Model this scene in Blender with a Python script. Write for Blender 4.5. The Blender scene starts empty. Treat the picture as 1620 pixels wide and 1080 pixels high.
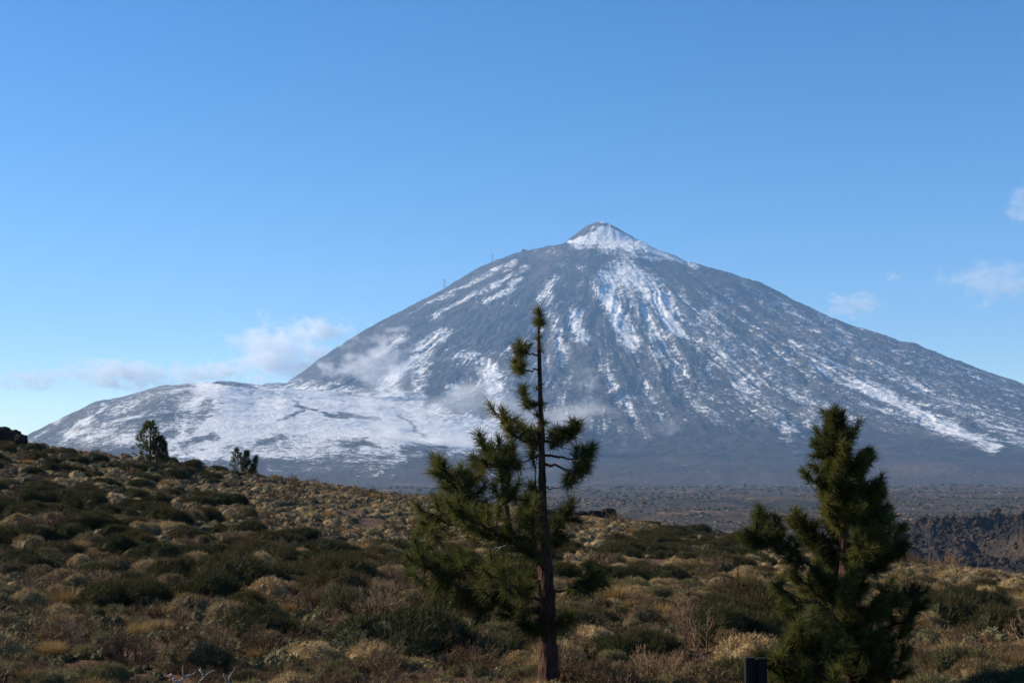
import bpy, math, random
import numpy as np
from mathutils import Vector, Matrix

rng = np.random.default_rng(7)
random.seed(7)
S = bpy.context.scene
COL = S.collection

# ------------------------------------------------------------------ camera
F = 2250.0                      # focal length in photograph pixels (50 mm on 36 mm)
PITCH = math.atan(200.0 / F)
cam_d = bpy.data.cameras.new("camera"); cam = bpy.data.objects.new("camera", cam_d)
COL.objects.link(cam); S.camera = cam
cam_d.lens = 50; cam_d.sensor_width = 36
cam_d.clip_start = 0.1; cam_d.clip_end = 80000
cam.location = (0, 0, 0); cam.rotation_euler = (math.pi / 2 + PITCH, 0, 0)
CP, SP = math.cos(PITCH), math.sin(PITCH)

# ------------------------------------------------------------------ world, sun, exposure
SUN_EL, SUN_AZ = math.radians(30), math.radians(-77)   # azimuth from +Y (view direction), negative = left
w = bpy.data.worlds.new("World"); S.world = w; w.use_nodes = True
nt = w.node_tree
sky = nt.nodes.new("ShaderNodeTexSky"); sky.sky_type = 'NISHITA'; sky.sun_disc = False
sky.sun_elevation = SUN_EL; sky.sun_rotation = SUN_AZ
sky.altitude = 2200; sky.air_density = 1.0; sky.dust_density = 0.3; sky.ozone_density = 1.6
nt.nodes["Background"].inputs[1].default_value = 0.095
hsv = nt.nodes.new("ShaderNodeHueSaturation"); hsv.inputs["Saturation"].default_value = 1.40; hsv.inputs["Hue"].default_value = 0.504
nt.links.new(sky.outputs[0], hsv.inputs["Color"])
nt.links.new(hsv.outputs[0], nt.nodes["Background"].inputs[0])
sun_d = bpy.data.lights.new("sun", 'SUN'); sun = bpy.data.objects.new("sun", sun_d); COL.objects.link(sun)
sun_d.energy = 5.0; sun_d.angle = math.radians(0.5); sun_d.color = (1.0, 0.88, 0.70)
sdir = Vector((math.sin(SUN_AZ) * math.cos(SUN_EL), math.cos(SUN_AZ) * math.cos(SUN_EL), math.sin(SUN_EL)))
sun.rotation_euler = sdir.to_track_quat('Z', 'Y').to_euler()
S.view_settings.view_transform = 'Standard'; S.view_settings.look = 'None'
S.view_settings.exposure = 0.80; S.view_settings.gamma = 1.0
cy = S.cycles
cy.max_bounces = 8; cy.diffuse_bounces = 2; cy.glossy_bounces = 1; cy.transmission_bounces = 2
cy.transparent_max_bounces = 8; cy.volume_bounces = 6
cy.volume_step_rate = 1.0; cy.volume_max_steps = 128

# ------------------------------------------------------------------ helpers
def unproj(px, py, Y):
    """point at depth Y seen at photograph pixel px, py"""
    u = (px - 810.0) / F; v = (540.0 - py) / F
    dy = CP - v * SP; dz = SP + v * CP
    return u / dy * Y, Y, dz / dy * Y

def proj(X, Y, Z):
    zc = Y * CP + Z * SP; yc = -Y * SP + Z * CP
    return 810.0 + F * X / zc, 540.0 - F * yc / zc

def _hash(ix, iy, seed):
    h = (ix.astype(np.int64) * 374761393 + iy.astype(np.int64) * 668265263 + seed * 982451653) & 0xffffffff
    h = ((h ^ (h >> 13)) * 1274126177) & 0xffffffff
    return (h ^ (h >> 16)) & 0xffffffff

def perlin(x, y, seed=0):
    x0 = np.floor(x); y0 = np.floor(y); fx = x - x0; fy = y - y0
    ix = x0.astype(np.int64); iy = y0.astype(np.int64)
    def g(i, j, dx, dy):
        a = _hash(i, j, seed).astype(np.float64) * (2 * np.pi / 4294967296.0)
        return np.cos(a) * dx + np.sin(a) * dy
    u = fx * fx * fx * (fx * (fx * 6 - 15) + 10); v = fy * fy * fy * (fy * (fy * 6 - 15) + 10)
    a = g(ix, iy, fx, fy); b = g(ix + 1, iy, fx - 1, fy)
    c = g(ix, iy + 1, fx, fy - 1); d = g(ix + 1, iy + 1, fx - 1, fy - 1)
    return 1.5 * ((a + u * (b - a)) * (1 - v) + (c + u * (d - c)) * v)

def fbm(x, y, octv=5, seed=0, gain=0.5, lac=2.03):
    s = 0; a = 1.0; n = 0
    for i in range(octv):
        s = s + a * perlin(x, y, seed + i * 17); n += a
        a *= gain; x = x * lac + 3.1; y = y * lac + 1.7
    return s / n

def ridged(x, y, octv=4, seed=0, gain=0.5):
    s = 0; a = 1.0; n = 0
    for i in range(octv):
        s = s + a * (1 - np.abs(perlin(x, y, seed + i * 17)) * 2); n += a
        a *= gain; x = x * 2.03 + 3.1; y = y * 2.03 + 1.7
    return s / n

def sstep(a, b, x):
    t = np.clip((x - a) / (b - a), 0, 1); return t * t * (3 - 2 * t)

def make_mesh(name, V, faces, mats=None, midx=None, attrs=None, smooth=False, tris=None):
    me = bpy.data.meshes.new(name)
    V = np.asarray(V, dtype=np.float32)
    if faces is None: fl = np.asarray(tris, dtype=np.int32); k = fl.shape[1]; starts = np.arange(len(fl), dtype=np.int32) * k; flat = fl.ravel(); nf = len(fl); tot = np.full(nf, k, dtype=np.int32)
    else:
        arrs = [np.asarray(f, dtype=np.int32) for f in faces if len(f)]
        flat = np.concatenate([a.ravel() for a in arrs])
        tot = np.concatenate([np.full(len(a), a.shape[1], dtype=np.int32) for a in arrs])
        starts = np.concatenate([[0], np.cumsum(tot)[:-1]]).astype(np.int32); nf = len(tot)
    me.vertices.add(len(V)); me.vertices.foreach_set("co", V.ravel())
    me.loops.add(len(flat)); me.loops.foreach_set("vertex_index", flat)
    me.polygons.add(nf); me.polygons.foreach_set("loop_start", starts); me.polygons.foreach_set("loop_total", tot)
    if midx is not None: me.polygons.foreach_set("material_index", np.asarray(midx, dtype=np.int32))
    me.polygons.foreach_set("use_smooth", np.full(nf, bool(smooth)) if np.isscalar(smooth) else np.asarray(smooth, dtype=bool))
    for m in mats or []: me.materials.append(m)
    for k, v in (attrs or {}).items():
        a = me.attributes.new(k, 'FLOAT', 'POINT'); a.data.foreach_set("value", np.asarray(v, dtype=np.float32))
    me.update(calc_edges=True)
    return me

def link(name, me, parent=None, loc=(0, 0, 0)):
    o = bpy.data.objects.new(name, me); COL.objects.link(o); o.location = loc
    if parent is not None: o.parent = parent
    return o

def tag(o, label=None, cat=None, group=None, kind=None):
    if label: o["label"] = label
    if cat: o["category"] = cat
    if group: o["group"] = group
    if kind: o["kind"] = kind
    return o

def grid_faces(nr, nc):
    i = np.arange(nr * nc).reshape(nr, nc)
    return np.stack([i[:-1, :-1], i[:-1, 1:], i[1:, 1:], i[1:, :-1]], -1).reshape(-1, 4)

def hemi(c, r, nu=12, nv=6, lump=.07):
    th = np.linspace(-.25, np.pi / 2, nv); ph = np.linspace(0, 2 * np.pi, nu, endpoint=False)
    V = np.array([[math.cos(t) * math.cos(p), math.cos(t) * math.sin(p), math.sin(t)] for t in th for p in ph])
    V = V * (1 + rng.normal(0, lump, (len(V), 1))) * np.array(r) + np.array(c)
    T = []
    for i in range(nv - 1):
        for j in range(nu):
            a = i * nu + j; b = i * nu + (j + 1) % nu
            T += [(a, b, b + nu), (a, b + nu, a + nu)]
    return V, np.array(T)

# ------------------------------------------------------------------ materials
class NT:
    def __init__(s, name):
        s.m = bpy.data.materials.new(name); s.m.use_nodes = True; s.t = s.m.node_tree
        s.b = s.t.nodes["Principled BSDF"]; s.out = s.t.nodes["Material Output"]
        s.b.inputs["Specular IOR Level"].default_value = 0.2
    def n(s, typ, **kw):
        nd = s.t.nodes.new(typ)
        for k, v in kw.items(): setattr(nd, k, v)
        return nd
    def set(s, sock, v):
        if hasattr(v, "is_linked") or isinstance(v, bpy.types.NodeSocket): s.t.links.new(v, sock)
        else: sock.default_value = v
    def attr(s, name):
        return s.n("ShaderNodeAttribute", attribute_name=name).outputs["Fac"]
    def pos(s): return s.n("ShaderNodeNewGeometry").outputs["Position"]
    def objc(s): return s.n("ShaderNodeTexCoord").outputs["Object"]
    def rnd(s): return s.n("ShaderNodeObjectInfo").outputs["Random"]
    def vmul(s, v, k):
        nd = s.n("ShaderNodeVectorMath", operation='MULTIPLY'); s.set(nd.inputs[0], v); nd.inputs[1].default_value = k; return nd.outputs[0]
    def noise(s, vec, scale, detail=4, rough=0.55):
        nd = s.n("ShaderNodeTexNoise"); s.set(nd.inputs["Vector"], vec)
        nd.inputs["Scale"].default_value = scale; nd.inputs["Detail"].default_value = detail; nd.inputs["Roughness"].default_value = rough
        return nd.outputs["Fac"]
    def voro(s, vec, scale, feature='F1'):
        nd = s.n("ShaderNodeTexVoronoi", feature=feature); s.set(nd.inputs["Vector"], vec); nd.inputs["Scale"].default_value = scale
        return nd.outputs["Distance"]
    def math(s, op, a, b=0.0, c=0.0, clamp=False):
        nd = s.n("ShaderNodeMath", operation=op, use_clamp=clamp)
        for i, v in enumerate((a, b, c)): s.set(nd.inputs[i], v)
        return nd.outputs[0]
    def ss(s, x, a, b, lo=0.0, hi=1.0):
        nd = s.n("ShaderNodeMapRange", interpolation_type='SMOOTHSTEP'); s.set(nd.inputs[0], x)
        for i, v in enumerate((a, b, lo, hi)): nd.inputs[i + 1].default_value = v
        return nd.outputs[0]
    def ramp(s, x, stops):
        nd = s.n("ShaderNodeValToRGB"); s.set(nd.inputs[0], x); e = nd.color_ramp.elements
        while len(e) < len(stops): e.new(0.5)
        for el, (p, c) in zip(e, stops): el.position = p; el.color = (*c, 1)
        return nd.outputs[0]
    def mix(s, f, a, b, blend='MIX'):
        nd = s.n("ShaderNodeMix", data_type='RGBA', blend_type=blend); s.set(nd.inputs[0], f)
        for sock, v in ((nd.inputs[6], a), (nd.inputs[7], b)):
            s.set(sock, v if not isinstance(v, tuple) else (*v, 1.0))
        return nd.outputs[2]
    def bump(s, h, strength, dist):
        nd = s.n("ShaderNodeBump"); s.set(nd.inputs["Height"], h); nd.inputs["Strength"].default_value = strength
        nd.inputs["Distance"].default_value = dist; s.t.links.new(nd.outputs[0], s.b.inputs["Normal"])
    def color(s, c, rough=0.9):
        s.set(s.b.inputs["Base Color"], c if not isinstance(c, tuple) else (*c, 1.0)); s.b.inputs["Roughness"].default_value = rough
        return s.m

def plant_mat(name, stops, transl=0.0):
    """leaf colour from a per-shoot value, a per-plant value and the object's own random number"""
    n = NT(name)
    x = n.math('ADD', n.math('MULTIPLY', n.attr("var"), 0.55), n.math('MULTIPLY', n.math('FRACT', n.math('ADD', n.attr("tint"), n.rnd())), 0.45))
    c = n.ramp(x, stops)
    n.color(c, 0.75)
    if transl:
        tr = n.n("ShaderNodeBsdfTranslucent"); n.t.links.new(c, tr.inputs[0])
        mx = n.n("ShaderNodeMixShader"); mx.inputs[0].default_value = transl
        n.t.links.new(n.b.outputs[0], mx.inputs[1]); n.t.links.new(tr.outputs[0], mx.inputs[2])
        n.t.links.new(mx.outputs[0], n.out.inputs[0])
    return n.m

M = {}
M["broom"] = plant_mat("broom_green", [(0.12, (0.017, 0.021, 0.006)), (0.42, (0.032, 0.034, 0.009)), (0.62, (0.058, 0.047, 0.013)), (0.85, (0.085, 0.052, 0.019)), (1.0, (0.13, 0.085, 0.034))], 0.25)
M["cushion"] = plant_mat("dry_cushion", [(0.1, (0.060, 0.043, 0.020)), (0.38, (0.135, 0.094, 0.042)), (0.58, (0.25, 0.172, 0.075)), (0.75, (0.48, 0.335, 0.155)), (1.0, (0.62, 0.45, 0.22))], 0.15)
M["twig"] = plant_mat("bare_twig", [(0.1, (0.050, 0.028, 0.013)), (0.5, (0.115, 0.066, 0.032)), (0.88, (0.22, 0.138, 0.070)), (1.0, (0.34, 0.25, 0.16))])
M["olive"] = plant_mat("olive_shoots", [(0.1, (0.036, 0.033, 0.011)), (0.45, (0.10, 0.085, 0.032)), (0.75, (0.22, 0.18, 0.075)), (1.0, (0.36, 0.28, 0.13))], 0.15)
M["straw"] = plant_mat("straw_blades", [(0.1, (0.13, 0.080, 0.028)), (0.5, (0.26, 0.165, 0.058)), (1.0, (0.44, 0.29, 0.11))], 0.2)
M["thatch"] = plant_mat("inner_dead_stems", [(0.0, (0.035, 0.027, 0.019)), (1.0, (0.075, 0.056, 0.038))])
M["needle"] = plant_mat("pine_needles", [(0.05, (0.030, 0.036, 0.010)), (0.35, (0.066, 0.073, 0.018)), (0.7, (0.135, 0.122, 0.028)), (0.95, (0.22, 0.155, 0.036)), (1.0, (0.28, 0.12, 0.035))], 0.44)

n = NT("pine_bark"); p = n.objc()
b1 = n.noise(n.vmul(p, (22, 22, 5)), 1.0, 5, 0.65); b2 = n.voro(n.vmul(p, (30, 30, 9)), 1.0)
n.color(n.ramp(n.math('ADD', n.math('MULTIPLY', b1, 0.6), n.math('MULTIPLY', b2, 0.4)), [(0.25, (0.018, 0.009, 0.006)), (0.5, (0.050, 0.023, 0.014)), (0.75, (0.105, 0.050, 0.031))]), 0.9)
n.bump(n.math('ADD', b1, b2), 0.9, 0.02); M["bark"] = n.m

n = NT("dead_wood"); p = n.objc()
n.color(n.ramp(n.noise(n.vmul(p, (30, 30, 8)), 1.0, 4), [(0.3, (0.18, 0.155, 0.13)), (0.7, (0.42, 0.39, 0.35))]), 0.85); M["deadwood"] = n.m

n = NT("lava_rock"); p = n.pos()
r1 = n.noise(p, 1.1, 8, 0.65); r2 = n.noise(p, 0.12, 3)
n.color(n.ramp(n.math('ADD', n.math('MULTIPLY', r1, 0.6), n.math('MULTIPLY', r2, 0.4)), [(0.38, (0.012, 0.009, 0.007)), (0.53, (0.028, 0.020, 0.015)), (0.62, (0.075, 0.048, 0.031)), (0.76, (0.16, 0.10, 0.06))]), 0.95)
n.bump(r1, 1.0, 0.35); M["lava"] = n.m

n = NT("scrub_ground"); p = n.pos()
sep = n.n("ShaderNodeSeparateXYZ"); n.t.links.new(p, sep.inputs[0])
flat = n.n("ShaderNodeCombineXYZ"); n.t.links.new(sep.outputs[0], flat.inputs[0]); n.t.links.new(sep.outputs[1], flat.inputs[1]); fp = flat.outputs[0]
soil = n.ramp(n.noise(p, 0.9, 9, 0.7), [(0.3, (0.034, 0.018, 0.010)), (0.5, (0.075, 0.038, 0.020)), (0.75, (0.15, 0.080, 0.042))])
pl1 = n.noise(fp, 0.0045, 6, 0.6); pl2 = n.noise(n.vmul(fp, (1, 0.55, 1)), 0.035, 7, 0.72); pl3 = n.voro(fp, 0.16)
plain = n.ramp(n.math('ADD', n.math('MULTIPLY', pl1, 0.35), n.math('MULTIPLY', pl2, 0.65)), [(0.40, (0.012, 0.009, 0.006)), (0.48, (0.032, 0.021, 0.012)), (0.56, (0.072, 0.043, 0.023)), (0.64, (0.22, 0.12, 0.058))])
spots = n.ss(n.math('ADD', pl3, n.math('MULTIPLY', pl2, 0.9)), 0.55, 0.9)
plain = n.mix(n.math('MULTIPLY', n.math('SUBTRACT', 1.0, spots), 0.8), plain, (0.030, 0.029, 0.018))
far = n.attr("far")
n.color(n.mix(far, soil, plain), 0.97)
n.bump(n.math('ADD', n.math('MULTIPLY', n.noise(p, 3.0, 8, 0.7), n.math('SUBTRACT', 1.0, far)), n.math('MULTIPLY', n.math('MULTIPLY', pl2, far), 14.0)), 0.7, 0.12)
M["ground"] = n.m

n = NT("volcanic_slope"); p = n.pos()
f1 = n.noise(n.vmul(p, (1, 1, 1.4)), 0.055, 7, 0.70); f2 = n.noise(p, 0.011, 5, 0.6); st = n.attr("streak"); gul = n.attr("gully")
f3 = n.noise(n.vmul(p, (1, 1, 1.6)), 0.028, 3, 0.6)
x = n.math('ADD', n.attr("cover"), n.math('MULTIPLY', st, 0.62))
x = n.math('ADD', x, n.math('MULTIPLY', n.math('SUBTRACT', f1, 0.5), 1.9))
x = n.math('ADD', x, n.math('MULTIPLY', n.math('SUBTRACT', f2, 0.5), 1.0))
x = n.math('ADD', x, n.math('MULTIPLY', n.math('SUBTRACT', f3, 0.5), 1.1))
f4 = n.noise(p, 0.13, 3, 0.6); x = n.math('ADD', x, n.math('MULTIPLY', n.math('SUBTRACT', f4, 0.5), 1.15))
snow = n.math('ADD', n.math('MULTIPLY', n.ss(x, 0.38, 0.90), 0.98), n.math('MULTIPLY', n.ss(n.attr("cover"), 0.12, 0.9), 0.12), clamp=True)
rock = n.ramp(n.math('ADD', n.math('MULTIPLY', f1, 0.45), n.math('MULTIPLY', f2, 0.55)), [(0.32, (0.012, 0.012, 0.013)), (0.5, (0.027, 0.025, 0.026)), (0.68, (0.064, 0.054, 0.050))])
rock = n.mix(n.attr("rust"), rock, (0.17, 0.115, 0.085))
n.color(n.mix(snow, rock, (0.66, 0.655, 0.65)), 0.85)
n.bump(n.math('ADD', f1, n.math('MULTIPLY', f2, 2.0)), 0.55, 14.0)
M["mountain"] = n.m

n = NT("dark_metal"); n.color(n.ramp(n.noise(n.objc(), 30, 5), [(0.3, (0.006, 0.006, 0.006)), (0.7, (0.013, 0.012, 0.011))]), 0.85); M["darkmetal"] = n.m
n = NT("galvanised_steel"); n.color(n.ramp(n.noise(n.objc(), 0.5, 3), [(0.3, (0.10, 0.10, 0.105)), (0.7, (0.18, 0.18, 0.19))]), 0.6); M["steel"] = n.m
n = NT("station_wall"); n.color(n.ramp(n.noise(n.objc(), 0.3, 4), [(0.3, (0.07, 0.065, 0.062)), (0.7, (0.13, 0.12, 0.11))]), 0.9); M["stationwall"] = n.m
n = NT("window_glass"); n.color((0.03, 0.035, 0.045), 0.2); M["glass"] = n.m

# ------------------------------------------------------------------ near ground and plain
GX = np.array([-300, 0, 200, 400, 560, 700, 860, 975, 1100, 1300, 1500, 1620, 1920], float)
RY = np.array([655, 697, 725, 752, 774, 792, 811, 822, 842, 873, 900, 916, 955], float)      # ground skyline row
RD = np.array([90, 95, 98, 102, 110, 112, 108, 104, 96, 88, 80, 76, 70], float)              # its distance
Y60 = np.array([760, 790, 805, 826, 842, 862, 874, 884, 894, 912, 932, 944, 970], float)     # row at 0.55 of it
Y30 = np.array([905, 912, 915, 920, 924, 930, 936, 942, 950, 962, 972, 978, 990], float)
def zrow(py, Y): return unproj(810, py, Y)[2]
def ground_base(X, Y):
    X = np.asarray(X, float); Y = np.asarray(Y, float)
    D = np.hypot(X, Y); Ye = np.maximum(Y, 0.55 * D) + 1e-6
    px = np.clip(810 + F * X / Ye, -300, 1920)
    rd = np.interp(px, GX, RD); ry = np.interp(px, GX, RY)
    zr = zrow(ry, rd); z60 = zrow(np.interp(px, GX, Y60), rd * .55); z30 = zrow(np.interp(px, GX, Y30), 30.0)
    right = sstep(800, 1200, px)
    ks = [np.full_like(rd, 0.0), np.full_like(rd, 6.0), np.full_like(rd, 15.0), np.full_like(rd, 30.0), rd * .55, rd * .8, rd, rd * 1.35, np.full_like(rd, 220.0), np.full_like(rd, 480.0), np.full_like(rd, 1000.0), np.full_like(rd, 3000.0), np.full_like(rd, 6000.0), np.full_like(rd, 60000.0)]
    zmid = z60 + (zr - z60) * 0.52
    vs = [np.full_like(rd, -1.68), np.full_like(rd, -1.85), np.full_like(rd, -2.36), z30, z60, zmid, zr, zr - 1.8 - right * 1.5, zr - 9 - right * 4, np.full_like(rd, -36.0), np.full_like(rd, -42.0), np.full_like(rd, -46.0), np.full_like(rd, -52.0), np.full_like(rd, -60.0)]
    z = vs[0].copy()
    ld = Ye
    for i in range(len(ks) - 1):
        t = np.clip((ld - ks[i]) / (ks[i + 1] - ks[i]), 0, 1)
        z = np.where(ld >= ks[i], vs[i] + (vs[i + 1] - vs[i]) * t, z)
    return z, Ye, px
def ground_z(X, Y):
    z, Ye, px = ground_base(X, Y)
    z = z + 0.16 * fbm(np.asarray(X) / 5.0, np.asarray(Y) / 5.0, 4, 3) * sstep(3, 14, Ye) * (1 - sstep(90, 160, Ye))
    a = sstep(150, 500, Ye)
    z = z + a * (5.0 * fbm(X / 260.0, Y / 260.0, 5, 9) + 2.2 * fbm(X / 38.0, Y / 38.0, 4, 11) * (1 - sstep(2500, 4000, Ye)))
    z = z + sstep(900, 1500, Ye) * (1 - sstep(3800, 5000, Ye)) * 13.0 * fbm(X / 700.0, Y / 260.0, 4, 21)
    return z

def build_ground():
    t_in = np.linspace(-24, 24, 760); t_out = np.linspace(24, 180, 70)[1:]
    ang = np.radians(np.concatenate([-t_out[::-1], t_in, t_out]))
    R = np.concatenate([[0.0], np.geomspace(1.2, 30, 150), np.geomspace(30, 140, 190)[1:], np.geomspace(140, 9000, 380)[1:], np.geomspace(9000, 12450, 8)[1:]])
    A, RR = np.meshgrid(ang, R)
    X = np.sin(A) * RR; Y = np.cos(A) * RR
    Z = ground_z(X, Y)
    far = sstep(150, 330, np.hypot(X, Y))
    me = make_mesh("ground", np.stack([X, Y, Z], -1).reshape(-1, 3), None, [M["ground"]], attrs={"far": far.ravel()}, smooth=True, tris=grid_faces(len(R), len(ang)))
    tag(link("ground", me), kind="structure")
build_ground()

# ------------------------------------------------------------------ the mountain
SX, SY = (950 - 810) / F * 8500, 8500.0
SKY = np.array([(-400, 790), (-200, 760), (-60, 728), (40, 690), (90, 665), (150, 635), (165, 632), (180, 630.5), (215, 621), (250, 611), (290, 606), (325, 604), (345, 602.5), (365, 603), (400, 608), (425, 606), (450, 605.5), (475, 590), (500, 570), (535, 547), (570, 525), (605, 506), (640, 488), (670, 473), (700, 457), (730, 438), (760, 421), (785, 412), (812, 402), (826, 397), (850, 392.5), (875, 388), (895, 384), (910, 372), (925, 360.5), (935, 355), (945, 351.5), (955, 351), (965, 353), (975, 358), (992, 368), (1010, 378), (1035, 391), (1060, 401), (1080, 409), (1100, 416), (1130, 424), (1160, 432), (1185, 440), (1210, 448), (1250, 469), (1290, 489), (1315, 501), (1340, 510), (1370, 520), (1400, 529), (1425, 538), (1445, 541), (1470, 551), (1500, 564), (1530, 575), (1560, 586), (1590, 596), (1620, 607), (1700, 640), (1850, 690), (2050, 745), (2300, 775)], float)
def prof(r, pts): p = np.array(pts, float); return np.interp(r, p[:, 0], p[:, 1])
PR = [(0, 1470), (45, 1462), (100, 1435), (227, 1368), (330, 1318), (416, 1285), (567, 1220), (794, 1160), (983, 1107), (1285, 945), (1474, 869), (1700, 794), (2080, 661), (2530, 506), (3400, 290), (4500, 110), (6000, -70), (9000, -160)]
PL = [(0, 1470), (45, 1462), (100, 1425), (208, 1346), (260, 1325), (378, 1312), (461, 1300), (718, 1202), (945, 1070), (1172, 945), (1436, 812), (1700, 643), (1890, 530), (2400, 320), (3200, 90), (4500, -70), (9000, -160)]
PF = [(0, 1470), (45, 1460), (100, 1425), (240, 1310), (300, 1292), (480, 1225), (900, 985), (1500, 660), (2200, 340), (3000, 105), (3800, -25), (4400, -75), (9000, -200)]
SHX = np.array([-400, -100, 40, 90, 150, 250, 290, 345, 400, 450, 520, 600, 700, 800, 900], float)
SHY = np.array([790, 745, 690, 665, 635, 611, 606, 602.5, 608, 607, 622, 650, 690, 735, 765], float)

def mountain_h(X, Y):
    dx = X - SX; dy = Y - SY; r = np.hypot(dx, dy) + 1e-6
    a = np.arctan2(dx, -dy); s = np.sin(a)
    wr = np.clip(s, 0, 1) ** 1.6; wl = np.clip(-s, 0, 1) ** 1.6; wf = 1 - wr - wl
    h = wr * prof(r, PR) + wl * prof(r, PL) + wf * prof(r, PF)
    # gullies and lava levees running downhill
    amp = sstep(500, 1500, r) * (1 - sstep(2600, 4200, r))
    wob = a + 0.085 * fbm(X / 520, Y / 520, 4, 5)
    g1 = ridged(wob * 11, r / 1500, 3, 31); g2 = fbm(wob * 42, r / 700, 4, 37, .6)
    gully = (g1 - 0.35) * 1.0 + g2 * 0.9
    h = h + amp * (21 * (g1 - 0.4) + 10 * g2)
    rough = fbm(X / 170, Y / 170, 6, 41, .55)
    h = h + sstep(150, 500, r) * 26 * rough * (1 - 0.6 * sstep(2400, 4000, r)) + 5 * fbm(X / 40, Y / 40, 3, 43)
    # the broad snowy dome in front on the left
    px = 810 + F * X / Y
    zs = zrow(np.interp(px, SHX, SHY), 6400.0)
    u = (Y - 6400) / np.where(Y < 6400, 2050.0, 1700.0)
    bump = np.where(np.abs(u) < 1, (1 - np.abs(u) ** 1.7), -np.minimum(np.abs(u) - 1, 1) * .5)
    lob = 1 + 0.0 * u
    sh = zs * bump * lob - 60 * np.abs(u) + (1 - np.abs(u)).clip(0, 1) * (70 * fbm(X / 520, Y / 420, 6, 51, .55)) * sstep(0.03, .3, np.abs(u))
    k = 90.0
    d = np.clip((h - sh) / k, -30, 30)
    both = sh + k * np.log1p(np.exp(d))
    return both, r, a, gully, rough, d

STROKES = [  # snow fields and bare patches of the mountainside: (points in the photograph, half width, snow cover)
    ([(953, 357), (968, 368), (985, 378), (1010, 389), (1045, 402)], 11, 1.45), ([(960, 384), (1000, 394)], 13, 1.45), ([(905, 384), (960, 382)], 6, 1.0), ([(915, 382), (940, 373), (955, 363)], 7, 1.0), ([(937, 357), (925, 366), (910, 377)], 2.6, -.1), ([(943, 353), (957, 354)], 3.2, -.4), ([(947, 359), (943, 366)], 2.5, .2), ([(965, 357), (1000, 374)], 3, -.1),
    ([(905, 391), (960, 394), (1010, 402), (1060, 410)], 5, .55), ([(1060, 408), (1100, 420)], 4, .7),
    ([(955, 448), (975, 500), (1000, 540)], 15, .95), ([(985, 432), (1030, 460), (1070, 515)], 22, .95), ([(1005, 470), (1030, 520), (1045, 560)], 16, .62),
    ([(1075, 470), (1100, 530)], 14, .5), ([(1125, 490), (1140, 550), (1190, 620), (1245, 680)], 17, .58), ([(1060, 560), (1110, 620), (1130, 660)], 14, .42),
    ([(865, 462), (880, 520), (890, 570)], 11, .6), ([(908, 500), (920, 535)], 13, .8), ([(880, 440), (850, 470)], 9, .55), ([(960, 590), (1000, 655), (1030, 690)], 10, .5),
    ([(860, 580), (880, 640), (900, 690)], 20, .42), ([(1180, 560), (1260, 620), (1330, 680)], 14, .52), ([(1100, 500), (1180, 560)], 12, .5),
    ([(1291, 574), (1384, 618), (1480, 668), (1570, 707)], 11, .9), ([(1250, 545), (1330, 590)], 9, .6), ([(1340, 545), (1420, 595), (1520, 650), (1620, 695)], 8, .58),
    ([(1500, 625), (1620, 680)], 10, .55), ([(1220, 470), (1300, 525), (1380, 570)], 9, .5), ([(1290, 490), (1345, 535)], 5, .65), ([(1180, 450), (1290, 540)], 9, .4), ([(1150, 470), (1240, 560)], 14, .36),
    ([(700, 470), (760, 440), (815, 415)], 4, .62), ([(690, 500), (760, 460), (830, 425)], 5, .6), ([(770, 478), (800, 460), (822, 445)], 6, .85), ([(640, 500), (720, 455)], 3, .5),
    # the snowy basin left of the pine
    ([(705, 532), (660, 555), (620, 595), (605, 635)], 14, .88), ([(700, 560), (740, 560), (775, 590)], 12, .85), ([(690, 545), (665, 580), (660, 640)], 13, .7), ([(775, 590), (785, 640), (790, 680)], 14, .9),
    ([(620, 620), (650, 650), (700, 690), (790, 690)], 15, .85), ([(690, 655), (750, 668), (800, 690)], 14, .8), ([(800, 560), (840, 540), (850, 520)], 9, .5), ([(735, 600)], 36, .22), ([(712, 610), (722, 612)], 6, .75),
    ([(560, 612), (600, 580), (645, 548)], 12, .03), ([(600, 560), (640, 535)], 6, .5), ([(700, 556), (750, 520), (790, 490)], 13, .08), ([(560, 590), (500, 600)], 20, .22),
    # the dome
    ([(300, 620), (380, 640), (470, 640), (570, 650), (620, 670)], 30, 1.08), ([(290, 690), (400, 680), (520, 680), (640, 690), (760, 702)], 24, 1.15), ([(250, 715), (330, 715), (430, 712), (560, 722)], 11, .8), ([(440, 690), (540, 712), (640, 716), (720, 715)], 11, .72),
    ([(150, 660), (220, 640), (290, 615)], 22, .5), ([(60, 690), (140, 655)], 18, .25), ([(110, 690), (240, 690)], 14, .6), ([(165, 640), (150, 660), (120, 672)], 3, .8),
    ([(240, 675), (270, 680)], 13, .45), ([(330, 640), (320, 655), (300, 680)], 9, .6), ([(548, 704), (572, 697), (598, 705)], 8, .42), ([(410, 698), (450, 693)], 5, .42), ([(290, 705), (345, 690)], 5, .5), ([(630, 655), (655, 675), (675, 690)], 3, .45),
    ([(470, 640), (520, 655), (600, 660)], 3, .35), ([(345, 606), (400, 611)], 4, .3), ([(440, 665), (480, 650)], 3, .4),
    ([(640, 712), (700, 705)], 5, .35), ([(430, 738), (520, 742), (640, 742)], 12, .36), ([(650, 730), (760, 735), (900, 735)], 16, .12), ([(440, 724), (540, 724), (640, 724)], 7, .55)]
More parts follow.
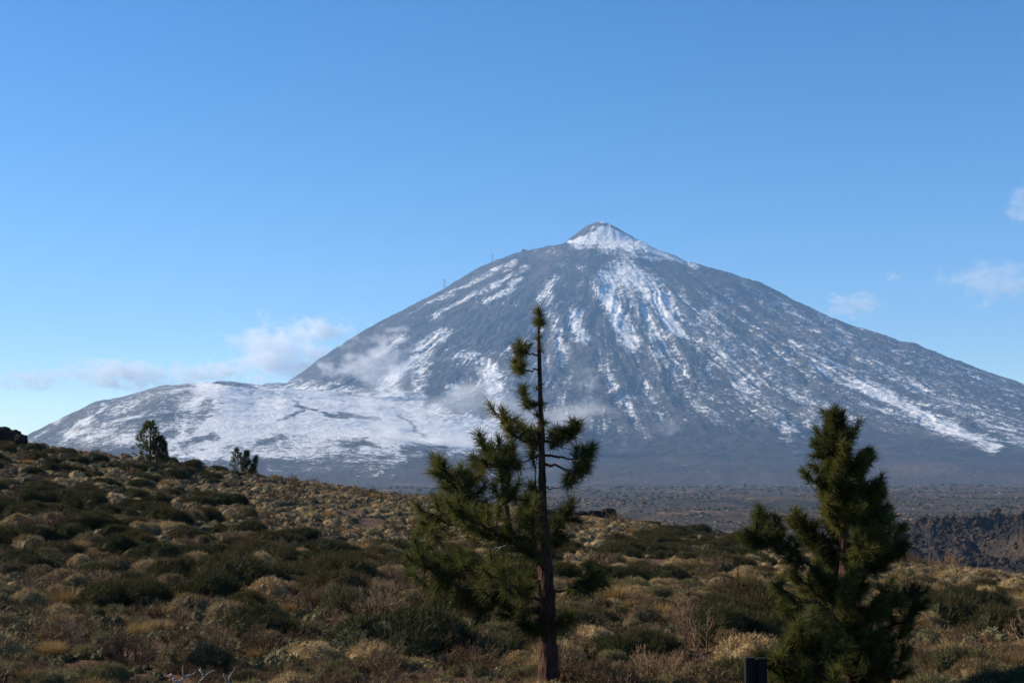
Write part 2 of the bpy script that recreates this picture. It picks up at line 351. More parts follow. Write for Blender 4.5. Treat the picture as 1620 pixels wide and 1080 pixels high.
def snow_cover(px, py):
    base = 0.08 + 0.05 * sstep(520, 600, py) - .05 * np.exp(-((px - 650) / 160) ** 2 - ((py - 500) / 60) ** 2)
    low = np.interp(px, [0, 400, 700, 850, 1000, 1200, 1400, 1620], [756, 752, 722, 716, 695, 682, 695, 725])
    base = base + 0.17 * sstep(1050, 1250, px) * sstep(430, 520, py) + .06 * np.exp(-((px - 980) / 170) ** 2 - ((py - 600) / 80) ** 2) + 0.06 * sstep(820, 900, px)
    base = np.where(px < 640, base + 0.12 * sstep(560, 620, py), base)
    base = base * (1 - 0.95 * sstep(low - 30, low + 14, py)) - 0.12 * sstep(low - 15, low + 25, py)
    num = base * 1.0; 
    for pts, hw, c in STROKES:
        P = np.array(pts, float)
        if len(P) == 1: dist = np.hypot(px - P[0, 0], py - P[0, 1])
        else:
            dist = np.full_like(px, 1e9)
            for (x0, y0), (x1, y1) in zip(P[:-1], P[1:]):
                L2 = (x1 - x0) ** 2 + (y1 - y0) ** 2
                t = np.clip(((px - x0) * (x1 - x0) + (py - y0) * (y1 - y0)) / L2, 0, 1)
                dist = np.minimum(dist, np.hypot(px - x0 - t * (x1 - x0), py - y0 - t * (y1 - y0)))
        wgt = 1 - sstep(hw * .2, hw * 1.7, dist)
        num = num + (c - num) * wgt
    return num

def build_mountain():
    tcol = np.concatenate([np.linspace(-.75, -.44, 60)[:-1], np.linspace(-.44, .44, 1300), np.linspace(.44, .8, 70)[1:]])
    rows = np.concatenate([np.linspace(3900, 4500, 40)[:-1], np.linspace(4500, 8700, 500), np.linspace(8700, 12300, 90)[1:]])
    T, Y = np.meshgrid(tcol, rows); X = T * Y
    h, r, a, gully, rough, d = mountain_h(X, Y)
    # settle each bearing's skyline onto the surveyed one
    px, py = proj(X, Y, h)
    cur = py.min(0); tgt = np.interp(810 + F * tcol, SKY[:, 0], SKY[:, 1])
    zc = zrow(cur, 1.0); zt = zrow(tgt, 1.0) + 0.0013 * fbm(tcol * 130, tcol * 0 + .5, 5, 77, .62)
    f = (zt + .02) / (zc + .02)
    def blur(v, m): ker = np.hanning(m + 2); ker /= ker.sum(); return np.convolve(np.pad(v, len(ker) // 2, mode='edge'), ker, 'valid')
    h = (h + .02 * Y) * blur(f, 151)[None, :] - .02 * Y
    for width, m in ((900, 61), (420, 25), (170, 5)):     # what is left is made up near the crest only, finer detail closer to it
        px, py = proj(X, Y, h); im = py.argmin(0); yr = rows[im]; yr = blur(yr, m)
        dz = (zt - zrow(py.min(0), 1.0)) * rows[im]; dz = blur(dz, m)
        h = h + dz[None, :] * np.exp(-((Y - yr[None, :]) / width) ** 2)
    h = h - 90 * sstep(4400, 3900, Y)
    px, py = proj(X, Y, h)
    wx = px + 11 * fbm(X / 160, Y / 160, 5, 61) ; wy = py + 9 * fbm(X / 160 + 9, Y / 160, 5, 63)
    cover = snow_cover(wx, wy)
    onc = sstep(-1.5, 1.5, d)
    s1 = fbm(a * 80 + .4 * fbm(X / 300, Y / 300, 3, 70), r / 950, 5, 71, .64) + .5 * fbm(a * 170, r / 800, 3, 73)
    s2 = fbm(X / 130, Y / 330, 5, 81, .6) * 0.9
    streak = onc * (s1 * 1.0 - gully * 0.42) + (1 - onc) * s2
    rust = .25 * np.exp(-(((px - 940) / 20) ** 2 + ((py - 362) / 10) ** 2)) + .35 * np.exp(-(((px - 1450) / 60) ** 2 + ((py - 742) / 12) ** 2)) + .25 * sstep(.1, .5, fbm(X / 500, Y / 500, 4, 91))
    rust = np.clip(rust + .22 * sstep(722, 762, py), 0, .8)
    me = make_mesh("mountain", np.stack([X, Y, h], -1).reshape(-1, 3), None, [M["mountain"]],
                   attrs={"cover": cover.ravel(), "streak": streak.ravel(), "gully": gully.ravel(), "rust": rust.ravel()}, smooth=True, tris=grid_faces(len(rows), len(tcol)))
    tag(link("mountain", me), kind="structure")
    return tcol, rows, h
MT_T, MT_R, MT_H = build_mountain()
def mountain_z(X, Y):
    t = X / Y; j = np.clip(np.searchsorted(MT_T, t), 0, len(MT_T) - 1); i = np.clip(np.searchsorted(MT_R, Y), 0, len(MT_R) - 1)
    return MT_H[i, j]

# ------------------------------------------------------------------ dark lava flow on the right
def build_lava():
    xs = np.linspace(.225, .62, 420); ys = np.geomspace(330, 900, 300)
    T, Y = np.meshgrid(xs, ys); X = T * Y
    e = sstep(.235, .30, T + .03 * fbm(X / 40, Y / 40, 3, 7)) * sstep(335, 540, Y + 60 * fbm(X / 45, Y / 45, 4, 15)) * (1 - sstep(700, 880, Y))
    e = e * sstep(-.42, .12, fbm(X / 48, Y / 60, 4, 109))
    blk = np.abs(fbm(X / 15, Y / 15, 5, 101, .65)) * 2.2; blk = .6 * np.floor(blk * 5) / 5 + .4 * blk
    h = -27.0 + 4.5 * fbm(X / 60, Y / 75, 4, 103) + 2.6 * blk + .9 * np.abs(fbm(X / 4, Y / 4, 3, 105))
    for hx, hy, hw, hh in ((166, 600, 13, 8), (133, 425, 15, 7), (205, 520, 26, 5), (150, 380, 10, 3), (245, 640, 40, 6)):
        h = h + hh * np.exp(-(((X - hx) / hw) ** 2 + ((Y - hy) / hw / 1.2) ** 2)) * (1 + .5 * blk)
    g0 = ground_z(X, Y) - 1.5
    Z = g0 + e * np.maximum(h - g0, 0)
    me = make_mesh("lava_field", np.stack([X, Y, Z], -1).reshape(-1, 3), None, [M["lava"]], smooth=False, tris=grid_faces(300, 420))
    tag(link("lava_field", me), kind="structure")
    k = rng.integers(0, Z.size, 9000); ok = (e.ravel()[k] > .25); k = k[ok]; n = len(k)
    V0, T0 = hemi((0, 0, 0), (1, 1, 1), 7, 4, .22)
    sc = rng.uniform(.2, 1.0, n) ** 3 * 2.2; az = rng.uniform(0, 6.28, n); hh = rng.uniform(.5, 1.1, n)
    ca, sa = np.cos(az) * sc, np.sin(az) * sc
    W = np.stack([V0[None, :, 0] * ca[:, None] - V0[None, :, 1] * sa[:, None] * .8 + X.ravel()[k][:, None], V0[None, :, 0] * sa[:, None] + V0[None, :, 1] * ca[:, None] * .8 + Y.ravel()[k][:, None], V0[None, :, 2] * (sc * hh)[:, None] + Z.ravel()[k][:, None]], -1)
    me = make_mesh("lava_rubble", W.reshape(-1, 3), None, [M["lava"]], smooth=False, tris=(T0[None] + (np.arange(n) * len(V0))[:, None, None]).reshape(-1, 3))
    tag(link("lava_rubble", me), kind="stuff")
build_lava()

# ------------------------------------------------------------------ the air
def build_haze():
    x0, x1, y0, y1, z0, z1 = -12600, 12600, -12600, 12600, -330, 1560
    V = [(x, y, z) for z in (z0, z1) for y in (y0, y1) for x in (x0, x1)]
    Fq = [(0, 2, 3, 1), (4, 5, 7, 6), (0, 1, 5, 4), (2, 6, 7, 3), (0, 4, 6, 2), (1, 3, 7, 5)]
    n = NT("air"); n.t.nodes.remove(n.b)
    v = n.n("ShaderNodeVolumePrincipled"); v.inputs["Density"].default_value = 5.4e-5
    v.inputs["Color"].default_value = (0.36, 0.63, 1.0, 1); v.inputs["Anisotropy"].default_value = 0.1
    n.t.links.new(v.outputs[0], n.out.inputs["Volume"])
    tag(link("haze", make_mesh("haze", V, [Fq], [n.m])), kind="stuff")
build_haze()
print("terrain done")

# ------------------------------------------------------------------ shrubs
def blades(P, D, L, W, bend=0.0, N=None):
    n = len(P); D = D / np.linalg.norm(D, axis=1, keepdims=True)
    R = rng.normal(size=(n, 3)) if N is None else N + rng.normal(0, .30, (n, 3)); Sd = np.cross(D, R); Sd /= np.linalg.norm(Sd, axis=1, keepdims=True) + 1e-9
    W = np.asarray(W).reshape(-1, 1) * .5; L = np.asarray(L).reshape(-1, 1)
    if not bend:
        V = np.stack([P - Sd * W, P + Sd * W, P + D * L], 1).reshape(-1, 3)
        return V, np.arange(3 * n).reshape(n, 3), 3
    D2 = D + np.array([0, 0, -1.0]) * bend * rng.uniform(.3, 1, (n, 1)) + np.stack([D[:, 0], D[:, 1], D[:, 0] * 0], 1) * bend
    D2 /= np.linalg.norm(D2, axis=1, keepdims=True)
    Mid = P + D * L * .55; V = np.stack([P - Sd * W, P + Sd * W, Mid + Sd * W * .7, Mid - Sd * W * .7, Mid + D2 * L * .45], 1).reshape(-1, 3)
    i = np.arange(n) * 5
    T = np.concatenate([np.stack([i, i + 1, i + 2], 1), np.stack([i, i + 2, i + 3], 1), np.stack([i + 3, i + 2, i + 4], 1)])
    return V, T, 5

def lobed(lobes, nb, L, W, up, jit, core=.82, nu=12, nv=6, body=0):
    """domes of thin shoots over a body of dead stems; returns verts, tris, material index per tri, per-vertex var"""
    ar = np.array([l[1][0] * l[1][1] + l[1][0] * l[1][2] for l in lobes]); pr = ar / ar.sum()
    k = rng.choice(len(lobes), nb, p=pr)
    C = np.array([l[0] for l in lobes])[k]; R = np.array([l[1] for l in lobes])[k]
    z = rng.uniform(-.12, 1, nb); ph = rng.uniform(0, 2 * np.pi, nb); q = np.sqrt(np.clip(1 - z * z, 0, 1))
    U = np.stack([q * np.cos(ph), q * np.sin(ph), z], 1)
    e1, e2, e3 = rng.uniform(0, 6.28, 3); lump = 1 + .11 * np.sin(ph * 3 + C[:, 0] * 9 + e1) * q + .08 * np.sin(z * 7 + ph * 5 + e2) + .06 * np.sin(ph * 9 + z * 4 + e3)
    P = C + U * R * lump[:, None] * rng.uniform(.8, 1.0, (nb, 1))
    keep = np.ones(nb, bool)
    for j, l in enumerate(lobes):
        keep &= ~((k != j) & ((((P - np.array(l[0])) / (np.array(l[1]) * .86)) ** 2).sum(1) < 1))
    P = P[keep]; U = U[keep]; k = k[keep]; n = len(P)
    N = U / R[keep]; N /= np.linalg.norm(N, axis=1, keepdims=True)
    D = N + np.array([0, 0, up]) + rng.normal(0, jit, (n, 3))
    V, T, m = blades(P, D, rng.uniform(L[0], L[1], n) * np.where(rng.uniform(0, 1, n) < .05, rng.uniform(1.3, 2.0, n), 1), W, 0.0, N)
    lobv = rng.uniform(-.12, .12, len(lobes))
    var = np.clip(rng.beta(2, 2, n) + lobv[k] , 0, 1)
    Vs = [V]; Ts = [T]; Ms = [np.zeros(len(T), int)]; Va = [np.repeat(var, m)]; o = len(V)
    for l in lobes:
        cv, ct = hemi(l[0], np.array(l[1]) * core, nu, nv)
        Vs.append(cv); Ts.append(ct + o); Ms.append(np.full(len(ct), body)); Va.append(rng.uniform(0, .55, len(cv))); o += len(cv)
    return np.concatenate(Vs), np.concatenate(Ts), np.concatenate(Ms), np.concatenate(Va)

def g_broom(lod):
    lb = [((0, 0, 0), (.62, .55, rng.uniform(.5, .66)))]
    for i in range(rng.integers(4, 7)):
        a = rng.uniform(0, 6.28); d = rng.uniform(.35, .75); s = rng.uniform(.3, .48)
        lb.append(((d * math.cos(a), d * math.sin(a), rng.uniform(-.02, .14)), (s * 1.15, s, s * rng.uniform(.75, 1.05))))
    return lobed(lb, *((26000, (.04, .11), .009) if lod == 0 else (900, (.05, .12), .028)), .55, .60, .86, *((14, 7) if lod == 0 else (8, 4)))
def g_cushion(lod):
    lb = [((0, 0, 0), (rng.uniform(.28, .42), rng.uniform(.28, .40), rng.uniform(.22, .36)))]
    for i in range(rng.integers(1, 5)):
        a = rng.uniform(0, 6.28); s = rng.uniform(.12, .27); d = rng.uniform(.22, .38)
        lb.append(((d * math.cos(a), d * math.sin(a), rng.uniform(-.03, .04)), (s, s * rng.uniform(.8, 1.2), s * rng.uniform(.7, 1.1))))
    return lobed(lb, *((15000, (.022, .06), .0068) if lod == 0 else (620, (.022, .06), .019)), .25, .75, .9, *((12, 6) if lod == 0 else (10, 5)))
def g_olive(lod):
    lb = []
    for i in range(rng.integers(4, 8)):
        a = rng.uniform(0, 6.28); d = rng.uniform(0, .42); s = rng.uniform(.2, .33)
        lb.append(((d * math.cos(a), d * math.sin(a), rng.uniform(0, .08)), (s, s, s * rng.uniform(.8, 1.15))))
    return lobed(lb, *((17000, (.03, .085), .0075) if lod == 0 else (480, (.04, .10), .030)), .5, .65, .86, *((12, 6) if lod == 0 else (8, 4)))
def tube_np(path, rad, ns=3):
    path = np.asarray(path, float); rad = np.asarray(rad, float); n = len(path)
    T = np.gradient(path, axis=0); T /= np.linalg.norm(T, axis=1, keepdims=True) + 1e-9
    ref = np.where(np.abs(T[:, 2:3]) > .9, np.array([[1., 0, 0]]), np.array([[0., 0, 1]]))
    A = np.cross(T, ref); A /= np.linalg.norm(A, axis=1, keepdims=True) + 1e-9; B = np.cross(T, A)
    th = np.linspace(0, 2 * np.pi, ns, endpoint=False)
    V = (path[:, None] + rad[:, None, None] * (A[:, None] * np.cos(th)[None, :, None] + B[:, None] * np.sin(th)[None, :, None])).reshape(-1, 3)
    i = np.arange(n * ns).reshape(n, ns); j = np.roll(i, -1, 1)
    Q = np.stack([i[:-1], j[:-1], j[1:], i[1:]], -1).reshape(-1, 4)
    T3 = np.concatenate([Q[:, [0, 1, 2]], Q[:, [0, 2, 3]]])
    return V, T3
def g_twig(lod):
    Vs, Ts, Va = [], [], []; o = 0
    def seg(p, q, r0, r1, v):
        nonlocal o
        m = (p + q) / 2 + rng.normal(0, .012, 3)
        V, T = tube_np([p, m, q], [r0, (r0 + r1) / 2, r1], 3); Vs.append(V); Ts.append(T + o); Va.append(np.full(len(V), v)); o += len(V)
    n0, kids, dep = (26, 3, 3) if lod == 0 else (20, 3, 2)
    th = 1.0 if lod == 0 else 1.7
    def grow(p, d, L, r, k):
        q = p + d * L
        seg(p, q, r, r * .7, float(np.clip(rng.beta(2, 3) + .12 * (dep - k), 0, 1)))
        if k == 0: return
        for _ in range(kids if k > 1 else kids + 1):
            e = d + rng.normal(0, .45, 3) + np.array([0, 0, .18]); e /= np.linalg.norm(e)
            grow(p + d * L * rng.uniform(.6, 1), e, L * rng.uniform(.5, .8), r * .6, k - 1)
    for i in range(n0):
        a = rng.uniform(0, 6.28); e = rng.uniform(.15, 1.4)
        d = np.array([math.cos(a) * math.cos(e), math.sin(a) * math.cos(e), math.sin(e)])
        grow(np.array([rng.normal(0, .07), rng.normal(0, .07), -.03]), d, rng.uniform(.17, .27) * (1.0 if lod == 0 else 1.5), .0085 * th, dep)
    V = np.concatenate(Vs); T = np.concatenate(Ts)
    return V, T, np.zeros(len(T), int), np.concatenate(Va)
def g_straw(lod):
    n = 900 if lod == 0 else 150
    a = rng.uniform(0, 6.28, n); r = .16 * np.sqrt(rng.uniform(0, 1, n))
    P = np.stack([r * np.cos(a), r * np.sin(a), np.full(n, -.02)], 1)
    D = np.stack([np.cos(a) * r * 3.6, np.sin(a) * r * 3.6, np.ones(n)], 1) + rng.normal(0, .16, (n, 3))
    V, T, m = blades(P, D, rng.uniform(.22, .52, n), .007 if lod == 0 else .018, .55)
    return V, T, np.zeros(len(T), int), np.repeat(rng.beta(2, 2, n), m)
KINDS = {"broom": (g_broom, "broom", "broom_shrub"), "cushion": (g_cushion, "cushion", "cushion_shrub"), "olive": (g_olive, "olive", "spurge_shrub"), "twig": (g_twig, "twig", "bare_shrub"), "straw": (g_straw, "straw", "grass_tuft")}
NVAR = {"broom": 9, "cushion": 12, "olive": 10, "twig": 8, "straw": 6}
HI, LO = {}, {}
for k, (fn, mt, nm) in KINDS.items():
    HI[k] = []; LO[k] = []
    for i in range(NVAR[k]):
        V, T, Mi, Va = fn(0)
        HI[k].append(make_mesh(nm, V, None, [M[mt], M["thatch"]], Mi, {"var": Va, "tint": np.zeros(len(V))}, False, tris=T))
    for i in range(6): LO[k].append(fn(1))

def bias(px, py, spots):
    b = np.zeros_like(px)
    for x, y, sx, sy, v in spots: b = b + v * np.exp(-((px - x) / sx) ** 2 - ((py - y) / sy) ** 2)
    return b
BROOM = [(130, 845, 230, 55, .6), (460, 895, 140, 22, .55), (270, 748, 90, 16, .5), (60, 720, 80, 16, .3), (1090, 880, 130, 45, .5), (1530, 985, 120, 35, .5), (500, 965, 120, 20, .35), (590, 815, 190, 42, -1.1), (940, 838, 80, 26, -.7), (1500, 915, 90, 22, -.7), (250, 1030, 300, 40, -.3), (1060, 1000, 110, 30, .3), (100, 765, 120, 12, -.3), (430, 770, 100, 20, -.5), (820, 905, 120, 40, .1)]
BARE = [(585, 828, 30, 10), (640, 862, 34, 9), (1040, 893, 26, 9), (548, 812, 22, 7)]
placed = []         # kind, X, Y, radius, scale, px, py, D
cells = {}
def free(x, y, r, slack):
    c = 1.6; i, j = int(x // c), int(y // c)
    for a in range(i - 2, i + 3):
        for b in range(j - 2, j + 3):
            for (u, v, q) in cells.get((a, b), ()):
                if (u - x) ** 2 + (v - y) ** 2 < ((r + q) * slack) ** 2: return False
    return True
def scatter(kind, n, smin, smax, R, slack, prob, y0=7.0, y1=140.0):
    Y = np.sqrt(rng.uniform(y0 ** 2, y1 ** 2, n)); T = rng.uniform(-.50, .50, n); X = T * Y
    rd = np.interp(810 + F * T, GX, RD)
    Z = ground_z(X, Y); px, py = proj(X, Y, Z); p = prob(X, Y, px, py)
    bare = np.zeros(n, bool)
    for bx, by, sx, sy in BARE: bare |= ((px - bx) / sx) ** 2 + ((py - by) / sy) ** 2 < 1
    ok = (rng.uniform(0, 1, n) < p) & (Y < rd * 1.16) & ~bare
    for x, y, z, a, b in zip(X[ok], Y[ok], Z[ok], px[ok], py[ok]):
        s = smin + (smax - smin) * rng.beta(1.6, 2.2); r = R * s
        if kind == "broom" and (y < 14 or (y < 22 and 1150 < a < 1500)): continue
        if free(x, y, r, slack):
            cells.setdefault((int(x // 1.6), int(y // 1.6)), []).append((x, y, r))
            placed.append((kind, x, y, z, s, a, b))
scatter("broom", 9000, .38, 1.3, .80, .76, lambda X, Y, px, py: np.clip(.12 + 1.0 * fbm(X / 9, Y / 9, 4, 201) + bias(px, py, BROOM), 0, 1))
scatter("twig", 6500, .6, 1.4, .46, .66, lambda X, Y, px, py: np.clip(.22 * sstep(58, 22, Y) + .03 + .55 * fbm(X / 6, Y / 6, 3, 211), 0, 1))
scatter("straw", 2600, .7, 1.3, .26, .7, lambda X, Y, px, py: np.clip(.10 + .5 * fbm(X / 7, Y / 7, 3, 231), 0, 1))
scatter("cushion", 60000, .5, 1.45, .40, .86, lambda X, Y, px, py: np.clip((.75 + .5 * fbm(X / 9, Y / 9, 3, 241)) * (.10 + .90 * sstep(16, 62, Y)) + .5 * np.clip(fbm(X / 4, Y / 4, 2, 243), 0, 1) * .5, 0, 1))
scatter("olive", 6500, .45, 1.3, .48, .70, lambda X, Y, px, py: np.clip(.42 * sstep(75, 25, Y) + .10 + .6 * fbm(X / 8, Y / 8, 3, 221), 0, 1))
scatter("twig", 9000, .28, .55, .46, .50, lambda X, Y, px, py: np.full_like(px, .22), 8.0, 34.0)
scatter("olive", 9000, .25, .55, .48, .45, lambda X, Y, px, py: np.full_like(px, .6), 8.0, 34.0)
scatter("straw", 9000, .35, .7, .26, .55, lambda X, Y, px, py: np.full_like(px, .07), 8.0, 36.0)
print("plants", len(placed), {k: sum(1 for p in placed if p[0] == k) for k in KINDS})

SIDE = [(-1e9, 190, "at the far left"), (190, 340, "below the lone hill pine"), (340, 520, "below the small hilltop pine"), (520, 680, "left of the central pine's branches"), (680, 860, "under the central pine's left branches"), (860, 1010, "just right of the central pine's trunk"), (1010, 1170, "between the tall and the bushy pine"), (1170, 1330, "behind the young pine and post"), (1330, 1450, "around the bushy pine's right foot"), (1450, 1e9, "in the far right scrub")]
BAND = [(0, 15.5, "at the bottom edge"), (15.5, 20, "near the front"), (20, 27, "lower down"), (27, 38, "halfway up"), (38, 55, "higher up"), (55, 1e9, "near the brow")]
LOOK = {"broom": ("broad dark green broom mound", "compact dark green broom mound"), "cushion": ("large dry tan cushion shrub", "small dry tan cushion shrub"), "olive": ("wide pale olive shrub", "small pale olive shrub"), "twig": ("spreading leafless brown shrub", "small leafless brown shrub"), "straw": ("tall straw coloured grass tuft", "short straw coloured grass tuft")}
MIDS = {"broom": .8, "cushion": .98, "olive": 1.1, "twig": 1.1, "straw": .95}
CAT = {"broom": "broom shrub", "cushion": "cushion shrub", "olive": "green shrub", "twig": "bare shrub", "straw": "grass tuft"}
def pick(tbl, v):
    for a, b, s in tbl:
        if a <= v < b: return s
rest = []
seen = {k: sorted([p for p in placed if p[0] == k and -45 < p[5] < 1665 and p[6] < 1260], key=lambda p: -p[4] / p[2])[:285] for k in KINDS}
single = {id(p) for v in seen.values() for p in v}
for p in placed:
    if id(p) not in single: rest.append(p); continue
    kind, x, y, z, s, px, py = p
    o = link(KINDS[kind][2], HI[kind][rng.integers(len(HI[kind]))], loc=(x, y, z - .03 * s))
    o.rotation_euler = (rng.normal(0, .05), rng.normal(0, .05), rng.uniform(0, 6.28)); zs = s * rng.uniform(.8, 1.12)
    o.scale = (s * rng.uniform(.88, 1.12), s * rng.uniform(.88, 1.12), zs)
    lab = f"{LOOK[kind][0 if s > MIDS[kind] else 1]} {pick(BAND, y)} {pick(SIDE, px)}"
    tag(o, lab, CAT[kind], lab + ", all alike")
def build_rest():
    mats = ["broom", "cushion", "olive", "twig", "straw", "thatch"]
    Vs, Ts, Ms, Va, Ti = [], [], [], [], []; o = 0
    for kind, x, y, z, s, px, py in rest:
        V, T, Mi, va = LO[kind][rng.integers(6)]
        a = rng.uniform(0, 6.28); c, sn = math.cos(a) * s, math.sin(a) * s
        W = np.stack([V[:, 0] * c - V[:, 1] * sn + x, V[:, 0] * sn + V[:, 1] * c + y, V[:, 2] * s * rng.uniform(.8, 1.15) + z - .03], 1)
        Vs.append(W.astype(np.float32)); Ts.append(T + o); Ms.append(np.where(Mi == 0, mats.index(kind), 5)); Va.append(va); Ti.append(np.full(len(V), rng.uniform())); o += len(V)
    me = make_mesh("scrub", np.concatenate(Vs), None, [M[m] for m in mats], np.concatenate(Ms), {"var": np.concatenate(Va), "tint": np.concatenate(Ti)}, False, tris=np.concatenate(Ts))
    tag(link("scrub", me), kind="stuff")
build_rest()
def build_litter():
    n = 150000
    Y = np.sqrt(rng.uniform(8 ** 2, 46 ** 2, n)); X = rng.uniform(-.46, .46, n) * Y
    P = np.stack([X, Y, ground_z(X, Y) - .01], 1)
    D = rng.normal(0, .6, (n, 3)) + np.array([0, 0, .75]); D[:, 2] = np.abs(D[:, 2])
    V, T, m = blades(P, D, rng.uniform(.04, .17, n), rng.uniform(.004, .010, n))
    me = make_mesh("dry_grass", V, None, [M["straw"], M["twig"]], (rng.uniform(0, 1, len(T)) < .6).astype(int), {"var": np.repeat(rng.uniform(0, .8, n), m), "tint": np.zeros(len(V))}, False, tris=T)
    tag(link("dry_grass", me), kind="stuff")
build_litter()
def build_gravel():
    n = 9000
    Y = np.sqrt(rng.uniform(8 ** 2, 60 ** 2, n)); X = rng.uniform(-.46, .46, n) * Y; Z = ground_z(X, Y)
    V0, T0 = hemi((0, 0, 0), (1, 1, .7), 6, 4, .2)
    s = .015 + .10 * rng.uniform(0, 1, n) ** 4; a = rng.uniform(0, 6.28, n); ca, sa = np.cos(a) * s, np.sin(a) * s
    V = np.stack([V0[None, :, 0] * ca[:, None] - V0[None, :, 1] * sa[:, None] * .7 + X[:, None], V0[None, :, 0] * sa[:, None] + V0[None, :, 1] * ca[:, None] * .7 + Y[:, None], V0[None, :, 2] * s[:, None] + Z[:, None]], -1)
    me = make_mesh("gravel", V.reshape(-1, 3), None, [M["lava"], M["ground"]], np.repeat((rng.uniform(0, 1, n) < .5).astype(int), len(T0)), {"far": np.zeros(n * len(V0))}, False, tris=(T0[None] + (np.arange(n) * len(V0))[:, None, None]).reshape(-1, 3))
    tag(link("gravel", me), kind="stuff")
build_gravel()

def build_plain_scrub():
    n = 60000
    Y = np.exp(rng.uniform(math.log(520), math.log(3600), n)); X = rng.uniform(-.12, .46, n) * Y
    dens = fbm(X / 220, Y / 130, 5, 301, .6); ok = rng.uniform(-.12, .5, n) < dens
    X, Y = X[ok], Y[ok]; n = len(X); Z = ground_z(X, Y)
    V0, T0 = hemi((0, 0, 0), (1, 1, 1), 6, 3, .12)
    s = rng.uniform(.0005, .0019, n) * Y * rng.uniform(.6, 1.3, n); a = rng.uniform(0, 6.28, n); h = rng.uniform(.4, .75, n)
    ca, sa = np.cos(a) * s, np.sin(a) * s
    V = np.stack([V0[None, :, 0] * ca[:, None] - V0[None, :, 1] * sa[:, None] + X[:, None], V0[None, :, 0] * sa[:, None] + V0[None, :, 1] * ca[:, None] + Y[:, None], V0[None, :, 2] * (s * h)[:, None] + Z[:, None]], -1)
    T = T0[None] + (np.arange(n) * len(V0))[:, None, None]
    m = np.repeat(np.where(rng.uniform(0, 1, n) < .8, 0, 1), len(T0))
    me = make_mesh("plain_scrub", V.reshape(-1, 3), None, [M["broom"], M["twig"]], m, {"var": np.repeat(rng.uniform(0, 1, n), len(V0)), "tint": np.repeat(rng.uniform(0, 1, n), len(V0))}, False, tris=T.reshape(-1, 3))
    tag(link("plain_scrub", me), kind="stuff")
build_plain_scrub()

# ------------------------------------------------------------------ pines
class Geo:
    def __init__(s): s.V, s.T, s.A, s.o = [], [], [], 0
    def add(s, V, T, a):
        s.V.append(V); s.T.append(T + s.o); s.A.append(np.full(len(V), a) if np.isscalar(a) else a); s.o += len(V)
    def mesh(s, name, mat, smooth=False):
        V = np.concatenate(s.V)
        return make_mesh(name, V, None, [mat], None, {"var": np.concatenate(s.A), "tint": np.zeros(len(V))}, smooth, tris=np.concatenate(s.T))
def smooth_path(pts, n):
    pts = np.asarray(pts, float); t = np.concatenate([[0], np.cumsum(np.linalg.norm(np.diff(pts, axis=0), axis=1))])
    tt = np.linspace(0, t[-1], n); P = np.stack([np.interp(tt, t, pts[:, i]) for i in range(3)], 1)
    for _ in range(max(1, n // 8)):
        P[1:-1] = (P[:-2] + 2 * P[1:-1] + P[2:]) / 4
    return P
def tuft(g, p, d, nn, L, W, shoot=.17, spread=.75, tone=0.0):
    d = np.asarray(d, float); d = d / (np.linalg.norm(d) + 1e-9)
    s = rng.uniform(0, 1, nn) ** .7
    P = p - d * shoot * (1 - s[:, None])
    N = d * rng.uniform(.3, 1.0, (nn, 1)) + rng.normal(0, spread * .62, (nn, 3))
    N[:, 2] -= .10
    V, T, m = blades(P, N, L * rng.uniform(.6, 1.05, nn), W, .22)
    var = np.clip(rng.beta(2, 2.2, nn) * .75 + tone + np.where(rng.uniform(0, 1, nn) < .03, .6, 0), 0, 1)
    g.add(V, T, np.repeat(var, m))
